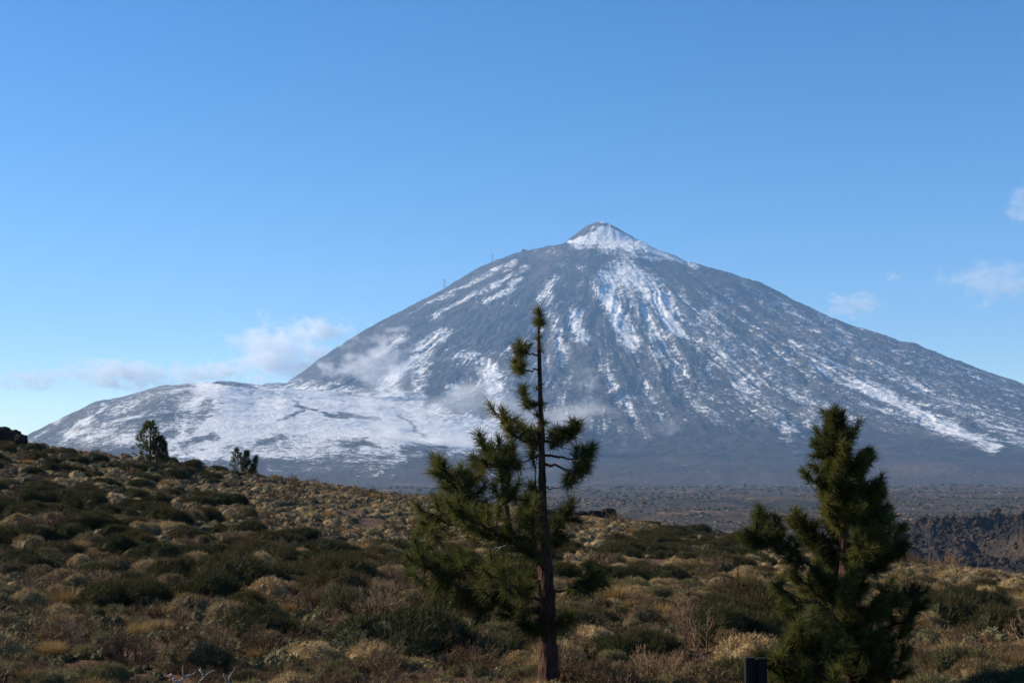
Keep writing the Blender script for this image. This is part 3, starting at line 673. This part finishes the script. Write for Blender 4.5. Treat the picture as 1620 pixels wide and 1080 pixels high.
class Pine:
    def __init__(s, name, base, label, group=None, cat="pine tree"):
        s.base = np.array(base, float); s.root = bpy.data.objects.new(name, None); COL.objects.link(s.root)
        s.root.location = base; s.root.empty_display_size = .3
        tag(s.root, label, cat, group); s.NN, s.L, s.W = 150, .19, .0056
    def trunk(s, pts, radii, name="trunk"):
        P = smooth_path(pts, 60); t = np.linspace(0, 1, 60); R = np.interp(t, np.linspace(0, 1, len(radii)), radii)
        R = R * (1 + .07 * rng.normal(0, 1, 60))
        V, T = tube_np(P - s.base, R, 12); V = V + rng.normal(0, .012, V.shape) * np.repeat(R, 12)[:, None] * 2.5
        g = Geo(); g.add(V, T, 0.0)
        s.tp = P; s.tr = R
        return link(name, g.mesh(name, M["bark"], True), s.root)
    def limb(s, pts, r0, f0=.35, step=.12, twig=(.10, .26), up=.35, tips=None, nn=None, tone=0.0, bare=False, spread=.85, mat="bark", wob=.012):
        n = max(8, int(np.linalg.norm(np.diff(np.asarray(pts, float), axis=0), axis=1).sum() / .06))
        P = smooth_path(pts, n); P[1:-1] += rng.normal(0, wob, (n - 2, 3))
        b = Geo(); g = Geo(); R = np.linspace(r0, max(r0 * .28, .0035), n)
        V, T = tube_np(P - s.base, R, 6); b.add(V, T, 0.0)
        Ln = np.linalg.norm(np.diff(P, axis=0), axis=1).sum(); nn = nn or s.NN
        cnt = 0
        if not bare:
            ks = np.arange(f0 * Ln, Ln, step * .8); ii = np.clip((ks / Ln * (n - 1)).astype(int), 1, n - 1)
            for i in ii:
                d = P[min(i + 1, n - 1)] - P[i - 1]; d /= np.linalg.norm(d) + 1e-9
                e = d * .55 + rng.normal(0, .62, 3) + np.array([0, 0, up]); e /= np.linalg.norm(e)
                l = rng.uniform(*twig); q = P[i] + e * l
                m = P[i] + e * l * .5 + np.array([0, 0, -.08 * l]); e2 = (q - m) / np.linalg.norm(q - m)
                V, T = tube_np(np.array([P[i], m, q]) - s.base, [.007, .006, .0045], 4); b.add(V, T, 0.0)
                tuft(g, q - s.base, e2 + np.array([0, 0, .25]), nn, s.L, s.W, spread=spread, tone=tone); cnt += 1
            tuft(g, P[-1] - s.base, P[-1] - P[-3] + np.array([0, 0, .02]), int(nn * 1.2), s.L, s.W, spread=spread, tone=tone)
        for tp in tips or []:
            q = np.asarray(tp, float); i = int(np.argmin(np.linalg.norm(P - q, axis=1) + np.linspace(.12, 0, n)))
            dv = q - P[i]; m = P[i] + dv * .5 + np.array([0, 0, -.12 * np.linalg.norm(dv)])
            V, T = tube_np(smooth_path([P[i], m, q], 6) - s.base, np.linspace(.010, .005, 6), 4); b.add(V, T, 0.0)
            d = q - m; tuft(g, q - s.base, d / (np.linalg.norm(d) + 1e-9) + np.array([0, 0, .35]), int(nn * 1.3), s.L, s.W, spread=spread, tone=tone)
        bo = link("branch", b.mesh("branch", M[mat], True), s.root)
        if g.V: link("needles", g.mesh("needles", M["needle"]), bo)
        return bo

# --- the tall thin pine in the middle
D0 = 14.5
def C(px, py, dd=0.0): return np.array(unproj(px, py, D0 + dd))
bx, by, _ = unproj(869, 1085, D0); bz = float(ground_z(np.array([bx]), np.array([by]))[0])
A = Pine("pine_tree", (bx, by, bz), "tall thin pine with bare red trunk and lopsided left branches, in the middle", cat="pine tree")
A.trunk([(bx, by, bz - .1), C(868, 1040), C(866, 980), C(864, 919), C(861, 850), C(858, 781), C(857, 700), C(855, 632), C(853, 560), C(852, 492)], [.100, .098, .092, .082, .064, .046, .036, .031, .024, .018, .008])
for py_, k in ((492, 1.0), (498, .9), (507, 1.0), (534, .55), (553, .45), (612, .4), (655, .5), (668, .5)):
    pass
g = Geo()
for px_, py_, nn_, up_ in ((852, 491, 150, 1), (853, 505, 70, .5), (851, 509, 150, .3), (855, 509, 120, .3), (852, 533, 90, .5), (854, 551, 60, .5), (853, 611, 70, .3), (850, 655, 110, .2), (860, 668, 110, .2), (852, 680, 90, .2)):
    tuft(g, C(px_, py_) - A.base, np.array([rng.normal(0, .5), rng.normal(0, .5), up_]), int(nn_ * 1.4), .115, .0048, .08, .95)
link("crown", g.mesh("crown", M["needle"]), A.root)
A.L = .13
A.limb([C(852, 562), C(839, 560), C(832, 556), C(822, 546, -.05)], .011, bare=True, tips=[C(821, 541), C(826, 556), C(818, 550, .1), C(828, 547, -.1), C(822, 560, .05)], nn=120)
A.limb([C(851, 585), C(833, 585), C(824, 579, .05), C(816, 573, .1)], .011, bare=True, tips=[C(814, 571), C(821, 565, .1), C(828, 578), C(817, 580, -.1), C(824, 572, .12)], nn=120)
A.limb([C(852, 641), C(839, 639), C(833, 625), C(829, 615)], .012, bare=True, tips=[C(829, 611), C(835, 634, -.06), C(842, 640), C(825, 618, .08), C(837, 640, .1)], nn=120)
A.L = .155
A.limb([C(856, 700), C(835, 696, -.1), C(815, 690, -.15), C(802, 674, -.15), C(796, 655, -.12)], .018, f0=.45, tips=[C(795, 648, -.1), C(815, 664, -.1), C(822, 671), C(806, 672, -.2), C(830, 682, .1), C(812, 680)], nn=120)
A.limb([C(857, 708), C(845, 695, .12), C(836, 684, .2)], .014, f0=.5, tips=[C(838, 680, .1), C(845, 690)], tone=.38, nn=120)
A.limb([C(857, 697), C(875, 700, .1), C(895, 692, .12), C(913, 675, .1)], .017, f0=.3, step=.10, twig=(.04, .12), tips=[C(880, 680), C(893, 681), C(904, 680, .2), C(913, 669), C(872, 684, -.1)])
A.limb([C(862, 720), C(880, 723), C(898, 727, -.1), C(916, 725, -.1), C(935, 709, -.1)], .016, f0=.7, step=.14, twig=(.04, .12), tips=[C(937, 706), C(927, 714), C(928, 726, -.1)])
A.limb([C(863, 734), C(880, 738, -.1), C(900, 743, -.2), C(918, 742, -.2), C(930, 732, -.2)], .016, f0=.62, step=.14, twig=(.04, .12), up=.1, tips=[C(915, 746), C(905, 757), C(898, 766), C(928, 738)])
A.limb([C(863, 772), C(878, 772, .1), C(893, 769, .1)], .008, bare=True)
A.limb([C(853, 719), C(838, 727), C(824, 732), C(811, 730, .1)], .013, f0=.6, step=.12, tips=[C(806, 716, .1)])
A.limb([C(862, 840), C(850, 790, .05), C(845, 740, .05), C(841, 700, .05)], .013, f0=.5, step=.35, twig=(.04, .1))
# great lower limb with its second leader
lim = [C(862, 892), C(842, 883), C(825, 861, -.1), C(808, 842, -.1), C(799, 800, -.1), C(794, 765, -.1), C(789, 735, -.1)]
A.L = .165
A.limb(lim, .045, f0=.62, step=.10, twig=(.1, .3), tips=[C(758, 687, -.1), C(762, 698, -.1), C(789, 696, -.1), C(778, 707, -.2), C(748, 722, .1), C(808, 720, .1), C(764, 728, -.3), C(797, 736, .2), C(770, 715, .2), C(784, 722, -.3), C(812, 732, -.2), C(752, 735, .1), C(800, 708, 0)])
A.limb([C(826, 862, -.1), C(780, 835, -.2), C(735, 795, -.2), C(712, 762, -.2), C(698, 738, -.2)], .034, f0=.25, step=.07, twig=(.12, .36), tips=[C(693, 726, -.2), C(699, 733, -.2), C(716, 745), C(738, 745, -.2), C(752, 755), C(725, 760, -.3), C(742, 770, .2), C(706, 765), C(760, 745, .2), C(765, 770, -.3), C(745, 785, -.2), C(712, 785, 0), C(730, 738, .1)])
A.limb([C(838, 876, .1), C(800, 858, .4), C(750, 840, .6), C(705, 828, .7), C(676, 815, .6)], .030, f0=.2, step=.07, twig=(.12, .34), tips=[C(668, 826, .4), C(684, 838, .2), C(660, 845, .4), C(700, 812, .5), C(692, 852, .3), C(676, 865, .2)])
A.limb([C(835, 870, -.1), C(800, 850, -.5), C(755, 830, -.8), C(720, 808, -.9)], .028, f0=.2, step=.075, twig=(.12, .34))
A.limb([C(862, 917), C(823, 926), C(774, 938, -.1), C(721, 931, -.2), C(680, 905, -.2), C(664, 880, -.2)], .034, f0=.3, step=.07, twig=(.1, .32), tips=[C(655, 880), C(648, 905), C(668, 920), C(690, 930, -.2), C(662, 862), C(715, 905), C(735, 890, -.2)])
A.limb([C(862, 925), C(830, 925, .5), C(780, 915, .9), C(730, 900, 1.1), C(700, 880, 1.1)], .030, f0=.25, step=.08, twig=(.1, .32))
A.limb([C(865, 966), C(823, 968), C(798, 955, -.1), C(765, 945, -.2), C(735, 950, -.2)], .036, f0=.35, step=.075, twig=(.1, .28), tips=[C(779, 940), C(755, 960), C(790, 945, .2)])
A.limb([C(864, 950, 0), C(835, 945, -.5), C(800, 925, -.9), C(765, 900, -1.1)], .026, f0=.3, step=.085, twig=(.1, .3))
A.limb([C(863, 905), C(850, 880, -.4), C(838, 845, -.7), C(832, 815, -.8)], .022, f0=.35, step=.09, twig=(.08, .25))
A.limb([C(862, 880), C(855, 850, .5), C(840, 815, .8), C(830, 785, .9)], .022, f0=.3, step=.09, twig=(.08, .25))
A.limb([C(860, 815), C(840, 800, .1), C(815, 785, .2), C(800, 772, .2)], .016, f0=.35, step=.10, twig=(.08, .2))
A.limb([C(862, 860), C(875, 840, .5), C(888, 815, .8), C(899, 803, .9)], .018, f0=.45, step=.09, twig=(.06, .2), tips=[C(901, 803, .9), C(893, 820, .8), C(884, 832, .6), C(890, 850, .5), C(880, 862, .4)])
A.limb([C(866, 934), C(884, 932), C(904, 930, -.1), C(924, 918, -.2), C(938, 907, -.2)], .015, f0=.55, step=.08, twig=(.06, .2), tips=[C(926, 915), C(940, 905), C(950, 915), C(934, 924), C(958, 920, .1), C(915, 926)], tone=.1)
A.limb([C(868, 990), C(850, 992, -.15), C(825, 988, -.2)], .011, f0=.2, step=.06, twig=(.03, .12), tone=.14)
A.limb([C(868, 985), C(885, 988, -.1), C(905, 978, -.1)], .010, f0=.2, step=.07, twig=(.03, .12), tone=.14)
A.limb([C(868, 998), C(885, 1002), C(914, 1012)], .007, bare=True)
A.limb([C(830, 862, -.2), C(800, 862, -.3), C(775, 872, -.35), C(765, 880, -.3)], .009, bare=True, mat="deadwood")
A.limb([C(820, 856, -.2), C(790, 868, -.35), C(770, 866, -.4)], .007, bare=True, mat="deadwood")

# --- the dense bushy pine on the right
D0 = 14.6
bx, by, _ = unproj(1347, 1095, D0); bz = float(ground_z(np.array([bx]), np.array([by]))[0])
B = Pine("pine_tree", (bx, by, bz), "dense bushy dark pine with a pointed top, right of the middle")
B.trunk([(bx, by, bz - .1), C(1345, 1050), C(1341, 960), C(1337, 880), C(1333, 800), C(1328, 720), C(1322, 655)], [.10, .09, .075, .06, .045, .03, .010])
B.NN, B.L, B.W = 125, .13, .0058
LX = ([645, 665, 690, 715, 740, 765, 800, 830, 870, 905, 940, 1000, 1080], [3, 18, 32, 42, 68, 38, 72, 78, 80, 78, 88, 100, 105])
RX = ([645, 665, 690, 715, 740, 765, 800, 850, 900, 950, 1000, 1060], [4, 22, 38, 58, 46, 50, 70, 84, 92, 104, 108, 95])
for i, py_ in enumerate(np.concatenate([np.arange(662, 1075, 9.5)])):
    for j in range(2 if py_ < 700 else 3):
        az = rng.uniform(0, 2 * np.pi) if py_ > 690 else j * np.pi + rng.uniform(-.8, .8)
        sx = math.sin(az); e = np.interp(py_, *(RX if sx > 0 else LX)) * rng.choice([rng.uniform(.4, .7), rng.uniform(.8, 1.2)])
        u = e * D0 / F; ax = np.interp(py_, [650, 720, 800, 880, 960, 1050], [1322, 1328, 1333, 1337, 1341, 1345])
        tip = C(ax, py_) + np.array([u * sx, u * math.cos(az) * .95, 0]); st = C(ax + 2, min(py_ + 18 + e * .45, 1085))
        mid = st * .45 + tip * .55 + np.array([0, 0, -.10 * u])
        B.limb([st, mid, tip], .008 + u * .016, f0=.42, step=.085 if e > 40 else .06, twig=(.05, .17), up=.5, tone=rng.uniform(-.10, .06), nn=130)
g = Geo()
for px_, py_ in ((1322, 648), (1318, 655), (1327, 657), (1320, 664), (1330, 668), (1313, 668), (1322, 672), (1336, 676), (1310, 678), (1326, 682), (1318, 690), (1334, 690)):
    tuft(g, C(px_, py_, rng.normal(0, .1)) - B.base, np.array([(px_ - 1322) * .05, rng.normal(0, .4), .9]), 200, .12, .0058, .08, .95, .06)
link("crown", g.mesh("crown", M["needle"]), B.root)
B.limb([C(1338, 940, -.1), C(1300, 908, -.2), C(1258, 874, -.2), C(1215, 856, -.2), C(1185, 846, -.2)], .026, f0=.5, step=.07, twig=(.06, .2), up=.8,
       tips=[C(1200, 800, -.2), C(1173, 848, -.2), C(1226, 815, -.1), C(1210, 822, -.2), C(1196, 815, -.1), C(1188, 838), C(1240, 835), C(1180, 858, -.2), C(1232, 822, -.1), C(1215, 850, -.3), C(1262, 860, -.2), C(1170, 842, -.1), C(1215, 815, -.1), C(1185, 852, -.3), C(1228, 842, -.3), C(1238, 862, 0), C(1200, 862, 0), C(1218, 830, -.4), C(1205, 845, -.3), C(1222, 835, 0), C(1192, 866, -.2), C(1250, 850, -.1), C(1205, 808, -.1)], tone=.06)
B.limb([C(1342, 870), C(1370, 842, .1), C(1388, 805, .1), C(1392, 775, .1)], .022, f0=.3, step=.06, twig=(.05, .16), up=.6, tips=[C(1391, 762, .1), C(1385, 772, .1), C(1398, 778), C(1404, 800), C(1410, 820, .1), C(1380, 790, -.1), C(1372, 805)])
B.limb([C(1336, 760), C(1350, 740), C(1364, 722), C(1374, 715)], .012, f0=.5, step=.07, twig=(.04, .1), tips=[C(1376, 713), C(1368, 724)])
B.limb([C(1343, 1000, -.3), C(1305, 960, -.4), C(1270, 950, -.4), C(1225, 925, -.4)], .018, f0=.7, step=.2, twig=(.05, .15), tips=[C(1240, 908, -.3), C(1222, 930, -.4)], tone=.3)
B.limb([C(1300, 950, -.5), C(1275, 950, -.5), C(1255, 942, -.5)], .006, bare=True)
B.limb([C(1310, 975, -.5), C(1290, 995, -.5), C(1272, 1010, -.5)], .008, bare=True)

# --- the young pine in front of it
D0 = 12.8
bx, by, _ = unproj(1272, 1120, D0); bz = float(ground_z(np.array([bx]), np.array([by]))[0])
Cc = Pine("pine_tree", (bx, by, bz), "low young green pine behind the dark post, in front of the bushy pine")
Cc.trunk([(bx, by, bz - .05), C(1270, 1085), C(1262, 1040), C(1258, 985)], [.03, .026, .02, .008])
Cc.NN, Cc.L, Cc.W = 130, .17, .0055
for k in range(20):
    a = rng.uniform(0, 6.28); py_ = rng.uniform(975, 1075); e = np.interp(py_, [960, 990, 1040, 1080], [14, 44, 68, 80]) * rng.uniform(.3, 1.12)
    u = e * D0 / F; tip = C(1262, py_) + np.array([u * math.sin(a), u * math.cos(a), 0]); st = C(1266, min(py_ + 45, 1105))
    Cc.limb([st, st * .4 + tip * .6 + np.array([0, 0, -.03]), tip], .009, f0=.5, step=.10, twig=(.05, .15), up=.8, tone=-.10, spread=.6)

# --- the little pines on the brow of the hill
def hill_pine(label, px0, stems, D, nt, tw):
    X, Y, _ = unproj(px0, 720, D); Z = float(ground_z(np.array([X]), np.array([Y]))[0])
    T = Pine("pine_tree", (X, Y, Z), label, "small pines on the brow")
    T.NN, T.L, T.W = 60, .22, .016
    for (x0, x1, ytop, rad) in stems:
        def Q(px, py, dd=0.0): return np.array(unproj(px, py, D + dd))
        base = np.array([X + (x0 - px0) * D / F, Y, Z - .05]); top = Q(x1, ytop)
        T.trunk([base, (base + top) / 2 + np.array([.03, 0, 0]), top], [.09 * tw, .06 * tw, .02 * tw])
        H = top[2] - base[2]
        g = Geo()
        for k in range(nt):
            f = rng.uniform(.20, 1) ** .8; R = rad * D / F * (1.05 - f) ** .6 * (1 if f > .25 else .7); a = rng.uniform(0, 6.28)
            p = base + (top - base) * f + np.array([R * math.cos(a), R * math.sin(a), rng.normal(0, .05)]) * rng.uniform(.4, 1)
            tuft(g, p - T.base, np.array([math.cos(a) * .5, math.sin(a) * .5, .8]), 42, .24, .017, .12, .8)
        link("crown", g.mesh("crown", M["needle"]), T.root)
        for k in range(6):
            f = rng.uniform(.2, .75); a = rng.uniform(0, 6.28); R = rad * D / F * (1 - f) * .8
            s0 = base + (top - base) * f
            T.limb([s0, s0 + np.array([R * .5 * math.cos(a), R * .5 * math.sin(a), .05]), s0 + np.array([R * math.cos(a), R * math.sin(a), .2])], .025 * tw, bare=True)
hill_pine("lone dark pine standing on the hill's skyline against the snow", 240, [(238, 237, 666, 35), (247, 253, 690, 24)], 92.0, 190, .8)
hill_pine("small ragged pine on the brow with shoots leaning right", 380, [(377, 376, 709, 18), (388, 391, 712, 10), (398, 405, 722, 8)], 96.0, 60, .4)

# ------------------------------------------------------------------ lava outcrops, dead wood, post
def boulder(px, py, D, w, h, label, group, seed):
    X, Y, Z = unproj(px, py, D)
    import bmesh
    bm = bmesh.new(); bmesh.ops.create_icosphere(bm, subdivisions=5, radius=1.0)
    V = np.array([v.co[:] for v in bm.verts]); T = np.array([[v.index for v in f.verts] for f in bm.faces]); bm.free()
    k = 1.0 + .34 * ridged(V[:, 0] * 1.3 + seed, V[:, 2] * 1.3 + V[:, 1], 4, seed) - .2 + .16 * fbm(V[:, 1] * 3 + seed, V[:, 2] * 3 - V[:, 0], 4, seed + 5)
    V = V * k[:, None]; V = np.sign(V) * np.abs(V) ** .8 * np.array([w, w * .9, h])
    me = make_mesh("lava_boulder", V, None, [M["lava"]], smooth=False, tris=T)
    zg = float(ground_z(np.array([X]), np.array([Y]))[0])
    tag(link("lava_boulder", me, loc=(X, Y, max(Z, zg - .3 * h))), label, "rock", group)
boulder(3, 690, 91, .62, .62, "tallest black lava block on the skyline at the left edge", "lava blocks at the left edge", 3)
boulder(-30, 702, 90, .85, .8, "black lava block cut off by the left edge", "lava blocks at the left edge", 23)
boulder(20, 690, 91, .52, .42, "middle black lava block stepping down the left skyline", "lava blocks at the left edge", 5)
boulder(33, 695, 90.5, .42, .34, "lowest black lava block of the left skyline group", "lava blocks at the left edge", 8)
for i, (x, y, w_, h_, lb) in enumerate([(962, 813, .62, .46, "squared dark lava block ending the ledge right of the pine"), (940, 815, .58, .38, "dark lava block in the middle of the ledge"), (920, 816, .55, .36, "dark lava block of the ledge nearest the trunk")]):
    boulder(x, y, 104, w_, h_, lb, "lava ledge on the brow", 11 + i)

def dead_branch(px, py, D, label, pts, r):
    X, Y, _ = unproj(px, py, D); Z = float(ground_z(np.array([X]), np.array([Y]))[0])
    g = Geo()
    for path in pts:
        P = smooth_path(np.array(path), 14); P[1:-1] += rng.normal(0, .008, (12, 3)); V, T = tube_np(P, np.linspace(r, r * .35, 14), 6); g.add(V, T, 0.0)
    tag(link("dead_branch", g.mesh("dead_branch", M["deadwood"], True), loc=(X, Y, Z + .25)), label, "dead branch", "bleached dead branches at the bottom edge")
dead_branch(285, 1085, 13.5, "bleached forked dead branch poking up at the bottom edge", [[(-.1, 0, -.1), (-.02, 0, .06), (.03, .02, .12), (.02, .02, .22)], [(-.02, 0, .06), (-.12, .05, .14), (-.16, .04, .13)], [(.03, .02, .12), (.14, .0, .16)]], .014)
dead_branch(322, 1085, 13.6, "bleached curved dead twig beside the forked branch", [[(-.12, 0, 0), (-.04, 0, .05), (.03, 0, .15), (.10, .02, .17)], [(.0, 0, .1), (-.05, .03, .2)]], .011)
dead_branch(360, 1080, 13.6, "thin bleached V shaped dead twig at the bottom edge", [[(0, 0, -.05), (.0, 0, .06), (.07, 0, .2)], [(0, 0, .06), (-.05, .02, .14)]], .009)

def marker_post():
    D = 10.0; X, Y, Zt = unproj(1195, 1039, D); Zg = float(ground_z(np.array([X]), np.array([Y]))[0])
    root = bpy.data.objects.new("marker_post", None); COL.objects.link(root); root.location = (X, Y, Zg); root.rotation_euler = (0, 0, .06)
    tag(root, "dark double upright post at the bottom edge before the young pine", "post")
    H = Zt - Zg
    def box(name, x0, x1, y0, y1, z0, z1, bev=.006):
        import bmesh
        bm = bmesh.new(); bmesh.ops.create_cube(bm, size=1)
        for v in bm.verts: v.co = ((x0 + x1) / 2 + v.co.x * (x1 - x0), (y0 + y1) / 2 + v.co.y * (y1 - y0), (z0 + z1) / 2 + v.co.z * (z1 - z0))
        bmesh.ops.bevel(bm, geom=bm.edges[:], offset=bev, segments=2, affect='EDGES')
        me = bpy.data.meshes.new(name); bm.to_mesh(me); bm.free(); me.materials.append(M["darkmetal"]); link(name, me, root)
    box("upright", -.074, -.008, -.03, .03, -.2, H); box("upright", .008, .074, -.03, .03, -.2, H - .004)
    box("spacer", -.012, .012, -.012, .02, -.1, H - .02, .002)
marker_post()

# ------------------------------------------------------------------ the cable car on the skyline
def ridge_point(px):
    t = (px - 810) / F; j = int(np.argmin(np.abs(MT_T - t))); _, py = proj(MT_T[j] * MT_R, MT_R, MT_H[:, j]); i = int(np.argmin(py))
    return MT_T[j] * MT_R[i], MT_R[i], MT_H[i, j]
def pylon(px, hpx, label):
    X, Y, Z = ridge_point(px); H = hpx * Y / F; s = H * .13
    root = bpy.data.objects.new("cable_pylon", None); COL.objects.link(root); root.location = (X, Y, Z); tag(root, label, "pylon", "cable car pylons on the left ridge")
    for sx, sy in ((-1, -1), (1, -1), (1, 1), (-1, 1)):
        V, T = tube_np([(sx * s, sy * s, -6), (sx * s * .45, sy * s * .45, H * .9)], [.6, .5], 6); g = Geo(); g.add(V, T, 0.0); link("leg", g.mesh("leg", M["steel"]), root)
    g = Geo()
    for k in range(5):
        z0, z1 = H * .9 * k / 5, H * .9 * (k + 1) / 5; a0, a1 = s * (1 - .55 * k / 5), s * (1 - .55 * (k + 1) / 5)
        for (p, q) in (((-1, -1), (1, -1)), ((1, -1), (1, 1)), ((1, 1), (-1, 1)), ((-1, 1), (-1, -1))):
            V, T = tube_np([(p[0] * a0, p[1] * a0, z0), (q[0] * a1, q[1] * a1, z1)], [.28, .28], 4); g.add(V, T, 0.0)
            V, T = tube_np([(p[0] * a1, p[1] * a1, z1), (q[0] * a1, q[1] * a1, z1)], [.28, .28], 4); g.add(V, T, 0.0)
    link("bracing", g.mesh("bracing", M["steel"]), root)
    g = Geo()
    for dy in (-2.5, 2.5):
        V, T = tube_np([(-s * 1.3, dy, H * .88), (0, dy, H * .95), (s * 1.3, dy, H * .92)], [1.0, 1.2, 1.0], 6); g.add(V, T, 0.0)
    link("crossarm", g.mesh("crossarm", M["steel"]), root)
pylon(702, 15, "taller cable car pylon lower down the left ridge")
pylon(779, 13, "cable car pylon higher up the left ridge")
def station():
    X, Y, Z = ridge_point(829); root = bpy.data.objects.new("cable_station", None); COL.objects.link(root); root.location = (X, Y, Z - 4)
    tag(root, "small dark cable car station on the shoulder below the summit cone", "station")
    def blk(name, mat, x0, x1, y0, y1, z0, z1):
        V = [(x, y, z) for z in (z0, z1) for y in (y0, y1) for x in (x0, x1)]
        return link(name, make_mesh(name, V, [[(0, 2, 3, 1), (4, 5, 7, 6), (0, 1, 5, 4), (2, 6, 7, 3), (0, 4, 6, 2), (1, 3, 7, 5)]], [M[mat]]), root)
    blk("wall", "stationwall", -14, 12, -9, 9, -8, 13); blk("roof", "steel", -15.5, 13.5, -10, 10, 13, 14.5); blk("annex", "stationwall", 12.1, 24, -7, 7, -8, 8); blk("annex_roof", "steel", 12.1, 25, -8, 8, 8, 9)
    blk("window", "glass", -11, 9, -9.3, -9.05, 6, 10)
station()

# ------------------------------------------------------------------ clouds
def cloud(px, py, rx, ry, D, dens, label, seed, depth=1.0):
    X, Y, Z = unproj(px, py, D); sx, sz = rx * D / F, ry * D / F; sy = max(sx * .6, sz) * depth
    import bmesh
    bm = bmesh.new(); bmesh.ops.create_icosphere(bm, subdivisions=3, radius=1.0); me = bpy.data.meshes.new("cloud"); bm.to_mesh(me); bm.free()
    n = NT("cloud_vapour"); n.t.nodes.remove(n.b)
    q = n.objc(); ps = n.pos()
    ln = n.n("ShaderNodeVectorMath", operation='LENGTH'); n.t.links.new(q, ln.inputs[0])
    sh = n.n("ShaderNodeVectorMath", operation='ADD'); n.t.links.new(ps, sh.inputs[0]); sh.inputs[1].default_value = (seed * 977.0, seed * 311.0, 0)
    nz = n.noise(n.vmul(sh.outputs[0], (1, 1, 1.5)), 1.0 / max(sz * .62, 55), 8, .64)
    f = n.math('SUBTRACT', n.math('MULTIPLY', n.math('SUBTRACT', 1.0, ln.outputs["Value"]), 1.15), n.math('MULTIPLY', n.math('SUBTRACT', .63, nz), 3.4))
    f = n.ss(f, 0.05, .65)
    v = n.n("ShaderNodeVolumePrincipled"); v.inputs["Color"].default_value = (1, 1, 1, 1); v.inputs["Anisotropy"].default_value = .0
    n.t.links.new(n.math('MULTIPLY', f, dens), v.inputs["Density"]); n.t.links.new(v.outputs[0], n.out.inputs["Volume"])
    me.materials.append(n.m)
    o = link("cloud", me, loc=(X, Y, Z)); o.scale = (sx, sy, sz); tag(o, label, "cloud", kind="thing")
cloud(450, 560, 165, 84, 13900, 0.00763, "largest white cloud touching the mountain's left flank", 1)
cloud(515, 522, 62, 38, 13900, 0.00712, "small cloud puff above the largest cloud's right end", 2)
cloud(185, 592, 150, 44, 13900, 0.00661, "low flat cloud above the left dome's outer slope", 3)
cloud(46, 600, 100, 32, 13900, 0.00508, "faint thin cloud near the left edge", 4)
cloud(310, 594, 100, 34, 13900, 0.00661, "faint cloud resting on the dome's top", 5)
cloud(1348, 482, 75, 38, 13900, 0.00366, "small pinkish cloud just above the right ridge", 6)
cloud(1413, 437, 30, 14, 13900, 0.00366, "tiniest cloud puff right of the summit", 7)
cloud(1575, 445, 130, 50, 13900, 0.00214, "wide faint cloud at the right edge", 8)
cloud(1618, 325, 45, 60, 13900, 0.00214, "upright faint cloud high at the right edge", 9)
cloud(570, 575, 140, 80, 6300, .0140, "thin mist veil on the mountain's left flank", 10, .35)
cloud(625, 540, 75, 42, 6300, .0130, "bright wisp of cloud on the mountain's left flank", 11, .4)
cloud(740, 655, 400, 120, 5000, .0065, "thin low mist hanging before the mountain's foot", 12, .25)
cloud(320, 628, 170, 42, 5500, .0030, "thin veil of mist drifting over the snowy left dome", 13, .3)
print("all built")
